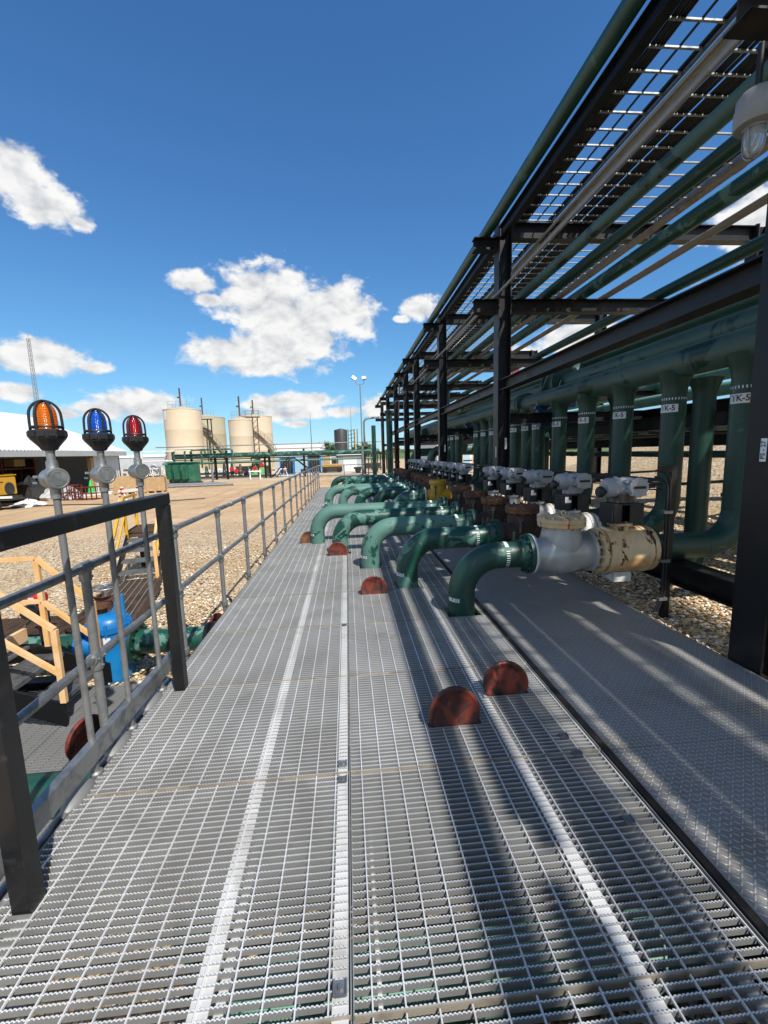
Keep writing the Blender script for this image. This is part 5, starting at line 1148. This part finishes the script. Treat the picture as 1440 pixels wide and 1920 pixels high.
# metering skid clutter
t = thing('meter_skid', 'white framed meter skid with grey canisters left of the transformer', 'skid', (-20.0, 47.5, GZ))
mb = MB()
for x in (-1.6, -.4, .8, 2.0):
    for y in (-.5, .5): mb.bar((x, y, 0), (x, y, 1.5 if x != 2.0 else 2.0), .09, .09, (0, 1, 0))
for z in (.35, .8, 1.45): mb.bar((-1.6, -.5, z), (2.0, -.5, z), .09, .09); mb.bar((-1.6, .5, z), (2.0, .5, z), .09, .09)
obj('frame', mb, M['white'], t)
for x in (-.4, 1.4): obj('canister', MB().lathe([(.02, 1.0), (.36, 1.02), (.38, 1.1), (.38, 1.75), (.3, 1.88), (.02, 1.9)], (x, 0, 0), (0, 0, 1), 20), M['bldg_grey'], t)
for i in range(6): obj('valve', MB().lathe([(.14, -.3), (.2, -.28), (.12, -.1), (.16, 0), (.12, .1), (.2, .28), (.14, .3)], (-1.4 + i * .62, -.2, .55), (1, 0, 0), 12).cyl((-1.4 + i * .62, -.2, .6), (-1.4 + i * .62, -.2, .98), .03, 8), M['dark_grey'], t)
obj('gas_line', MB().tube(bend([(-1.6, 0, 2.2), (1.6, 0, 2.2), (1.6, 0, .3)], .2), .06, 10), M['white'], t)
one('gantry_frame', MB().bar((-20.9, 46, GZ), (-20.9, 46, 2.5), .14, .14, (0, 1, 0)).bar((-20.9, 46, 2.45), (-16, 46, 2.45), .1, .1), M['white'], 'white pipe gantry frame by the ribbed shed corner', 'frame')
t = thing('manifold', 'dark valve manifold with red handwheels under the yard pipe', 'manifold', (-14.0, 51.5, GZ))
rnd = random.Random(4)
for i in range(7):
    x = -3.2 + i * .95; h = rnd.uniform(.9, 1.7)
    obj('valve', MB().lathe([(.16, 0), (.26, .05), (.14, .2), (.24, .45), (.14, .7), (.2, .75), (.1, h)], (x, rnd.uniform(-.3, .3), .25), (0, 0, 1), 12).cyl((x - .5, 0, .55), (x + .5, 0, .55), .12, 10), M[['dark_grey', 'green_dark', 'dirty_metal'][i % 3]], t)
for x, z in ((.7, 1.0), (1.2, .8), (3.3, 1.05), (4.1, 1.4)): obj('handwheel', MB().lathe([(.05, -.06), (.24, -.05), (.26, 0), (.24, .05), (.05, .06)], (x, -.6, z), (.3, -1, 0), 16), M['red'], t)
obj('pipe_run', MB().tube([(-4, .2, 1.75), (0, .2, 1.75), (5.5, .2, 1.75)], .1, 10).tube(bend([(2.8, .2, 1.75), (2.8, .2, 2.3), (4.8, .2, 2.3), (4.8, .2, .4)], .2), .08, 10), M['green_dark'], t)
obj('skid', MB().box(-4, 5.8, -.5, .5, .05, .22), M['dark_grey'], t)
obj('yellow_ladder', MB().bar((5.1, -.7, .2), (5.5, -.6, 2.1), .07, .07, (0, 1, 0)), M['yellow'], t)
for i, (x, y) in enumerate(((-15.4, 53.2), (-14.1, 53.4))):
    t = thing('liquid_tote', 'white plastic tote on the dirt under the yard pipe, %s of two' % ['left', 'right'][i], 'tote', (x, y, GZ), R(5 * i))
    obj('tank', MB().bevbox(-.6, .6, -.5, .5, .12, 1.02, .06), M['white'], t); obj('cap', MB().cyl((0, 0, 1.02), (0, 0, 1.08), .14, 14), M['white'], t)
    mb = MB(); [mb.box(-.62 + .4 * q, -.58 + .4 * q, -.53, -.5, .1, .95) for q in range(4)]; obj('cage', mb, M['galv_dull'], t)
t = thing('tipping_tub', 'dark tub cart on legs under the yard pipe', 'cart', (-12.4, 53.4, GZ))
obj('tub', MB().prism([(-1.0, 1.25), (-.8, .45), (.6, .45), (.95, 1.25)], 'y', -.5, .5), M['dark_grey'], t)
for x in (-.7, .55): obj('leg', MB().box(x - .05, x + .05, -.4, .4, 0, .45), M['dark_grey'], t)
obj('wheel', MB().lathe([(.08, -.08), (.26, -.08), (.28, 0), (.26, .08), (.08, .08)], (.2, -.5, .28), (0, 1, 0), 16), M['rubber'], t)
t = thing('work_bench', 'dark steel bench under the yard pipe beside the tub cart', 'bench', (-10.9, 54.0, GZ))
obj('top', MB().box(-1.2, 1.2, -.5, .5, 1.05, 1.2), M['dark_grey'], t)
for x in (-1.1, 0, 1.1): obj('leg', MB().box(x - .06, x + .06, -.4, .4, 0, 1.05), M['brown_steel'], t)
one('pump_set', MB().lathe([(.1, 0), (.3, .05), (.34, .3), (.2, .5), (.26, .8), (.1, 1.0)], (0, 0, 1.2), (0, 0, 1), 14).ball((-.55, -.2, 1.4), .24), M['green_dark'], 'green pump standing on the dark steel bench', 'pump', loc=(-10.9, 54, GZ))
one('green_box', MB().bevbox(-1.25, 1.25, -.6, .6, 0, 1.15, .04).box(-1.32, 1.32, -.66, .66, 1.16, 1.26).box(-.02, .02, -.62, -.58, .05, 1.1).box(.55, .6, -.64, -.6, .35, .75), M['lime'], 'low pale green steel box behind a barricade', 'box', loc=(-11.2, 56.4, GZ))
def cabinet(loc, label, h):
    t = thing('gas_cabinet', label, 'cabinet', loc, 0, 'black cylinder cabinets in blue frames')
    mb = MB(); [mb.box(x - .07, x + .07, y - .07, y + .07, 0, h) for x in (-.8, .8) for y in (-.5, .5)]; [mb.bar((-.8, y, z), (.8, y, z), .1, .1) for y in (-.5, .5) for z in (.1, h)]; obj('frame', mb, M['blue'], t)
    for q in range(5): obj('cylinder', MB().lathe([(.15, .12), (.16, .2), (.16, h - .55), (.06, h - .3), (.05, h - .15)], (-.62 + q * .31, -.2, 0), (0, 0, 1), 12), M['dark_grey'], t)
    obj('backing', MB().box(-.76, .76, .4, .45, .1, h - .05), M['dark_grey'], t)
cabinet((-7.5, 55, GZ), 'black cylinder bank in a blue frame behind a barricade, left of two', 2.1); cabinet((-4.4, 58.5, GZ), 'black cylinder bank in a blue frame by the far walkway railing, right of two', 2.45)
one('blue_door_cabin', MB().bevbox(-.6, .6, -.5, .5, 0, 2.2, .03).box(-.4, .4, -.53, -.5, .1, 2.0), M['bldg_blue'], 'narrow pale blue cabin beside the left cylinder bank', 'cabin', loc=(-6.4, 60, GZ))
one('black_box', MB().bevbox(-.45, .45, -.3, .3, 0, .5, .03).box(-.48, .48, -.33, .33, .5, .55), M['dark_grey'], 'small black box on the dirt between the two cylinder banks', 'box', loc=(-5.6, 56.8, GZ))
t = thing('yellow_machine', 'low yellow topped machine on a dark base by the grey shed', 'machine', (-1.95, 56.4, GZ))
obj('base', MB().bevbox(-1.3, 1.3, -.5, .5, .1, .75, .04), M['dark_grey'], t); obj('hood', MB().bevbox(-1.35, 1.25, -.55, .55, .76, 1.12, .05), M['yellow'], t); obj('upright', MB().bevbox(-.95, -.25, -.2, .3, 1.12, 2.1, .03), M['timber'], t)
for x in (-.9, .9): obj('wheel', MB().lathe([(.1, -.1), (.28, -.1), (.3, 0), (.28, .1), (.1, .1)], (x, -.5, .3), (0, 1, 0), 16), M['rubber'], t)
t = thing('trailer', 'dark low trailer behind the far walkway railing', 'trailer', (2.2, 53, GZ)); obj('deck', MB().box(-1.4, 2.0, -.7, .7, .5, .72).box(-.4, 1.9, -.6, .6, .72, 1.15), M['dark_grey'], t)
for x in (-.9, 1.2): obj('wheel', MB().lathe([(.1, -.12), (.36, -.12), (.38, 0), (.36, .12), (.1, .12)], (x, -.7, .38), (0, 1, 0), 16), M['rubber'], t)
def building(name, x0, x1, y0, y1, h, mat, label, roof=None, ridge=.0, door=None, rmat='roof'):
    t = thing(name, label, 'building', ((x0 + x1)/2, (y0 + y1)/2, GZ)); w, d = (x1 - x0)/2, (y1 - y0)/2
    obj('wall', MB().box(-w, w, -d, d, -.1, h), M[mat], t)
    obj('roof', MB().prism([(-d - .2, h), (d + .2, h), (d + .2, h + .1), (0, h + .12 + ridge), (-d - .2, h + .1)], 'x', -w - .2, w + .2), M[rmat], t)
    for (a, b, c, m) in (door or []): obj('door', MB().box(a, b, -d - .03, -d, 0, c), M[m], t)
    return t
building('grey_shed', -1.2, 2.0, 60, 64, 2.1, 'bldg_grey', 'small grey shed with double doors beyond the walkway end', ridge=.2, door=[(-.9, .0, 1.9, 'bldg_white'), (.05, .95, 1.9, 'bldg_white')])
building('grey_shed', -2.4, -1.4, 62, 65, 2.3, 'bldg_white', 'narrow white shed beside the small grey shed', ridge=.1, door=[(-.3, .3, 1.9, 'dark_grey')])
building('warehouse', -11.6, -4.3, 70, 84, 2.9, 'bldg_grey', 'low pale grey warehouse behind the yard pipe', ridge=.3)
building('white_hall', -19, -6.7, 112, 135, 4.2, 'bldg_white', 'long white hall right of the beige tanks', ridge=1.3, rmat='bldg_white')
building('white_hall', -42, -24, 104, 130, 2.6, 'bldg_white', 'low white hall behind the green transformer', ridge=.6, rmat='bldg_white')
building('white_hall', -75, -44, 120, 150, 3, 'bldg_grey', 'far grey hall behind the white shed roof', ridge=.8)
building('white_hall', 13.2, 23, 62, 78, 4.0, 'bldg_white', 'white hall seen between the rack columns on the right', ridge=.6)
building('blue_cabin', 14.6, 16.6, 57, 60, 2.7, 'bldg_blue', 'pale blue cabin before the white hall on the right', ridge=.1)
t = thing('yellow_railing', 'yellow railed landing before the pale blue cabin', 'railing', (14.2, 50.5, GZ))
mb = MB()
for x in (-1.6, -.4, .8, 2.0): mb.bar((x, 0, 0), (x, 0, 2.3), .09, .09, (0, 1, 0))
for z in (1.4, 1.85, 2.3): mb.bar((-1.6, 0, z), (2.0, 0, z), .08, .08)
obj('rail', mb, M['orange'], t); obj('landing', MB().box(-1.7, 2.1, 0, 1.4, 1.05, 1.2), M['dark_grey'], t)
t = thing('yellow_ladder_tower', 'thin orange lattice tower left of the yellow landing', 'tower', (11.6, 50.5, GZ)); mb = MB()
for x in (-.25, .25): mb.bar((x, 0, 0), (x * .6, 0, 3.3), .08, .08, (0, 1, 0))
for q in range(8): mb.bar((-.22, 0, .2 + q * .4), (.22, 0, .4 + q * .4), .05, .05, (0, 1, 0))
obj('lattice', mb, M['orange'], t)
# beige tanks
def stair(r, a0, a1, z0, z1, n, mat):
    mb = MB()
    for i in range(n):
        a = a0 + (a1 - a0) * i / (n - 1); z = z0 + (z1 - z0) * i / (n - 1); mb.obox((math.cos(a) * (r + .4), math.sin(a) * (r + .4), z), (.72, .24, .05), Matrix.Rotation(a, 3, 'Z'))
    for (rr, dz, th) in ((r + .03, -.05, .07), (r + .78, -.05, .07), (r + .78, 1.0, .035), (r + .78, .55, .03)):
        mb.tube([(math.cos(a0 + (a1 - a0) * i / 40) * rr, math.sin(a0 + (a1 - a0) * i / 40) * rr, z0 + (z1 - z0) * i / 40 + dz) for i in range(41)], th, 6)
    for i in range(0, n, 4):
        a = a0 + (a1 - a0) * i / (n - 1); z = z0 + (z1 - z0) * i / (n - 1); mb.cyl((math.cos(a) * (r + .78), math.sin(a) * (r + .78), z), (math.cos(a) * (r + .78), math.sin(a) * (r + .78), z + 1), .03, 6)
    return mb
def tank(x, y, r, ztop, mat, label, st_=None, sign=False, vent=None, smat='tan_steel'):
    h = ztop - GZ
    t = thing('storage_tank', label, 'tank', (x, y, GZ))
    mb = MB().lathe([(r, -.1), (r, h * .34), (r + .012, h * .345), (r, h * .35), (r, h * .67), (r + .012, h * .675), (r, h * .68), (r, h - .08), (r + .05, h - .06), (r + .05, h)], (0, 0, 0), (0, 0, 1), 64); obj('shell', mb, M[mat], t)
    obj('roof', MB().lathe([(r + .05, h), (r * .5, h + .38), (.02, h + .72)], (0, 0, 0), (0, 0, 1), 64), M[mat], t)
    if st_: obj('stair', stair(r, *st_, M[smat]), M[smat], t)
    if vent:
        for (vx, vh) in vent: obj('vent_pole', MB().cyl((vx, 0, h), (vx, 0, h + vh), .14, 10).box(vx - .5, vx + .12, -.05, .05, h + vh * .55, h + vh * .62), M['brown_steel'], t)
    mb = MB()
    for i in range(9):
        a = R(-150 + 14 * i); mb.cyl((math.cos(a) * (r * .75), math.sin(a) * r * .75, h + .2), (math.cos(a) * r * .75, math.sin(a) * r * .75, h + 1.4), .02, 6)
    for z in (.85, 1.4): mb.tube([(math.cos(R(-150 + 14 * i)) * r * .75, math.sin(R(-150 + 14 * i)) * r * .75, h + z) for i in range(9)], .02, 6)
    o = obj('roof_railing', mb, M['tan_steel'], t)
    if sign: obj('sign_panel', curved_patch((0, 0), r + .02, R(-150), R(-125), h - 1.9, h - .3, 8), M['white'], t, 0)
    return t
PIx = PI
tank(-30.1, 84, 3.25, 10.5, 'beige', 'large beige tank with a white sign panel, leftmost of four', (R(-178), R(-215), 1.0, 6.0, 20), True, [(-.2, 4.0)], 'galv_dull')
tank(-29.6, 95.5, 3.9, 10.0, 'beige2', 'pale olive tank with a spiral stair, second of four', (R(-100), R(-12), 10.2, 1.5, 44), False, [(-.5, 4.2)])
tank(-18.8, 80, 2.05, 8.1, 'beige', 'narrow beige tank with a brown vent pole, third of four', None, False, [(.0, 4.2)])
tank(-18.4, 91, 3.35, 9.6, 'beige', 'beige tank wrapped by a brown spiral stair, rightmost of four', (R(-125), R(20), 10.2, .8, 60), False, [(-.3, 3.4)])
t = thing('stair_tower', 'slim brown steel stair tower standing between the two right hand tanks', 'tower', (-16.9, 83.5, GZ)); mb = MB()
for x in (-.45, .45): mb.bar((x, 0, 0), (x, 0, 9.6), .16, .16, (0, 1, 0))
for q in range(9): mb.bar((-.45, 0, q * 1.05), (.45, 0, q * 1.05 + .9), .08, .08, (0, 1, 0))
mb.box(-1.6, .9, -.6, .6, 9.6, 9.72)
for z in (10.2, 10.8): mb.bar((-1.6, -.6, z), (.9, -.6, z), .07, .07)
for x in (-1.6, -.4, .9): mb.bar((x, -.6, 9.7), (x, -.6, 10.8), .07, .07, (0, 1, 0))
obj('frame', mb, M['brown_steel'], t)
t = thing('stair_tower', 'slim dark steel mast standing between the two left hand tanks', 'tower', (-27.2, 90, GZ)); mb = MB()
for x in (-.35, .35): mb.bar((x, 0, 0), (x, 0, 10.0), .2, .2, (0, 1, 0))
mb.box(-1.5, .6, -.5, .5, 9.95, 10.1); obj('frame', mb, M['dark_grey'], t)
# dark tank and tower beyond the walkway end
t = thing('dark_tank', 'dark grey tank with a steel stair frame at its side far beyond the walkway end', 'tank', (-1.2, 100, GZ))
obj('shell', MB().lathe([(1.5, -.1), (1.5, 7.6), (1.4, 7.8), (.1, 8.1)], (0, 0, 0), (0, 0, 1), 32), M['dark_grey'], t); mb = MB()
for x in (1.7, 2.4, 3.1, 3.8):
    mb.bar((x, 0, 0), (x, 0, 7.9), .18, .18, (0, 1, 0))
for q in range(9): mb.bar((1.7, 0, .6 + q * .85), (3.6, 0, 1.0 + q * .85), .1, .1, (0, 1, 0))
obj('stair_frame', mb, M['green_dark'], t); obj('orange_pipe', MB().cyl((3.35, -.3, 0), (3.35, -.3, 7.9), .12, 10), M['orange'], t)
# masts, light pole
t = thing('lattice_mast', 'tall slender grey lattice mast behind the shed roof', 'mast', (-46.0, 70, GZ)); mb = MB(); H = 20.6
for k3 in range(3):
    a = 2 * PI * k3 / 3; mb.tube([(math.cos(a) * .42, math.sin(a) * .42, 0), (math.cos(a) * .22, math.sin(a) * .22, H)], .035, 6)
    for q in range(30):
        z0 = q * H / 30; z1 = (q + 1) * H / 30; ra = .42 - .2 * z0 / H; rb = .42 - .2 * z1 / H; b2 = a + 2 * PI / 3
        mb.bar((math.cos(a) * ra, math.sin(a) * ra, z0), (math.cos(b2) * rb, math.sin(b2) * rb, z1), .035, .035)
obj('lattice', mb, M['galv_dull'], t); obj('aerial', MB().cyl((0, 0, H), (0, 0, H + .8), .03, 6), M['galv_dull'], t)
for (x, y, h, lab) in ((-5.55, 70, 8.9, 'thin whip aerial above the white hall'), (1.4, 110, 14, 'thin whip aerial beyond the dark tank')):
    t = thing('aerial_mast', lab, 'aerial', (x, y, GZ)); obj('whip', MB().tube([(0, 0, 0), (0, 0, h * .6), (0, 0, h)], [.07, .05, .02], 8), M['dark_grey'], t); obj('mounting_foot', MB().lathe([(.25, -.05), (.25, .05), (.1, .12)], (0, 0, 0), (0, 0, 1), 10), M['dark_grey'], t)
t = thing('light_pole', 'tall grey light pole with two floodlights beyond the walkway end', 'light pole', (1.5, 41, GZ)); H = 8.75
obj('pole', MB().tube([(0, 0, 0), (0, 0, 2.5), (0, 0, 2.55), (0, 0, H)], [.13, .13, .06, .05], 14), M['galv_dull'], t)
obj('crossarm', MB().tube(bend([(-.38, 0, H + .35), (-.36, 0, H), (.36, 0, H), (.38, 0, H + .4)], .15), .028, 8), M['galv_dull'], t)
for x, rr in ((-.55, R(38)), (.38, R(-6))): obj('floodlight', MB().obox((x, -.05, H + .55), (.42, .2, .3), Matrix.Rotation(rr, 3, 'Y') @ Matrix.Rotation(R(-20), 3, 'X')), M['galv'], t)
# red vent stacks
t = thing('red_vent_stack', 'bundle of bright red vent pipes rising behind the rack', 'vent stack', (15.95, 40, 2.75))
for i in range(4): obj('pipe', MB().tube(bend([(i * .24 - .4, 0, -2.6), (i * .24 - .4, 0, 7.9 - .25 * i), (i * .24 - .4, .5, 8.2 - .25 * i)], .2), .1, 10), M['red'], t)
t = thing('red_hydrant_pipe', 'bright red standing pipe with fittings beyond the far valves', 'hydrant', (4.6, 40, GZ))
obj('pipe', MB().tube([(0, 0, 0), (0, 0, 1.5), (0, 0, 3.7)], .14, 12), M['red'], t)
for z in (.6, 1.5, 2.4, 3.2): obj('fitting', MB().lathe([(.14, -.1), (.24, -.08), (.24, .08), (.14, .1)], (0, 0, z), (0, 0, 1), 14).cyl((0, 0, z), (.3, -.2, z), .09, 10), M['red'], t)
# row of black frames behind the far end
fr2 = thing('far_valve_rack', 'row of small black frames beyond the far walkway railing', 'frame', (3.0, 60, GZ))
for i in range(9): obj('frame', MB().bar((i * .42, 0, 0), (i * .42, 0, 2.3 - .02 * i), .13, .13, (0, 1, 0)), M['black'], fr2)
obj('top_bar', MB().bar((0, 0, 2.3), (3.4, 0, 2.15), .12, .12), M['black'], fr2)
# far trees
leaf = paint('far_tree_foliage', (.05, .085, .03), (.08, .12, .04), 1.2, (.45, .55), .8)
def tree(x, y, h, w, seed, label):
    rnd = random.Random(seed); t = thing('tree', label, 'tree', (x, y, GZ), 0, 'far trees on the horizon')
    mb = MB().tube([(0, 0, 0), (.1, 0, h * .4), (0, .1, h * .75)], [.35, .25, .1], 8)
    for q in range(5): a = rnd.uniform(0, 6.3); mb.tube([(0, 0, h * (.3 + .08 * q)), (math.cos(a) * w * .3, math.sin(a) * w * .3, h * (.5 + .08 * q))], [.14, .05], 6)
    obj('trunk', mb, M['brown_steel'], t); mb = MB()
    cl = [(rnd.gauss(0, .3) * w, rnd.gauss(0, .3) * w, h * rnd.uniform(.35, .95)) for _ in range(16)]
    for (a, b, c) in cl:
        for q in range(34):
            p = Vector((a, b, c)) + Vector((rnd.gauss(0, 1), rnd.gauss(0, 1), rnd.gauss(0, .8))) * w * .13; s_ = rnd.uniform(.25, .5)
            u1 = Vector((rnd.gauss(0, 1), rnd.gauss(0, 1), rnd.gauss(0, 1))).normalized() * s_; u2 = u1.orthogonal().normalized() * s_
            mb.add([p - u1 - u2 * .6, p + u1 - u2 * .6, p + u1 + u2 * .6, p - u1 + u2 * .6], [(0, 1, 2, 3)])
    obj('crown', mb, leaf, t, 0, False)
for i, (x, y, h, w) in enumerate(((-12.5, 215, 7.2, 3.5), (-9.5, 222, 8.3, 4.2), (-6.6, 218, 7.4, 3.8), (-15, 230, 6.4, 3.4), (5, 230, 7, 4), (11, 240, 8, 4.5), (26, 232, 7, 4.5))):
    tree(x, y, h, w, 11 + i, 'far green tree on the horizon, %s from the left' % ['second', 'third', 'fourth', 'first', 'fifth', 'sixth', 'seventh'][i])
one('tree_belt', MB().add([v for k9 in range(150) for v in ((-900 + k9 * 12, 900 + random.uniform(-20, 20), GZ), (-900 + k9 * 12 + 13, 900, GZ), (-900 + k9 * 12 + random.uniform(8, 14), 900, GZ + random.uniform(4, 9)), (-900 + k9 * 12 + random.uniform(-2, 4), 905, GZ + random.uniform(4, 9)))], [(4*q, 4*q+1, 4*q+2, 4*q+3) for q in range(150)]), leaf, 'distant belt of dark trees along the horizon', 'trees', smooth=0)
bpy.data.objects['tree_belt']['kind'] = 'stuff'

SC.render.engine = 'CYCLES'
SC.view_settings.view_transform = 'Standard'; SC.view_settings.look = 'None'; SC.view_settings.gamma = 1; SC.view_settings.use_curve_mapping = False
SC.view_settings.exposure = .35
SC.render.resolution_x = 768; SC.render.resolution_y = 1024
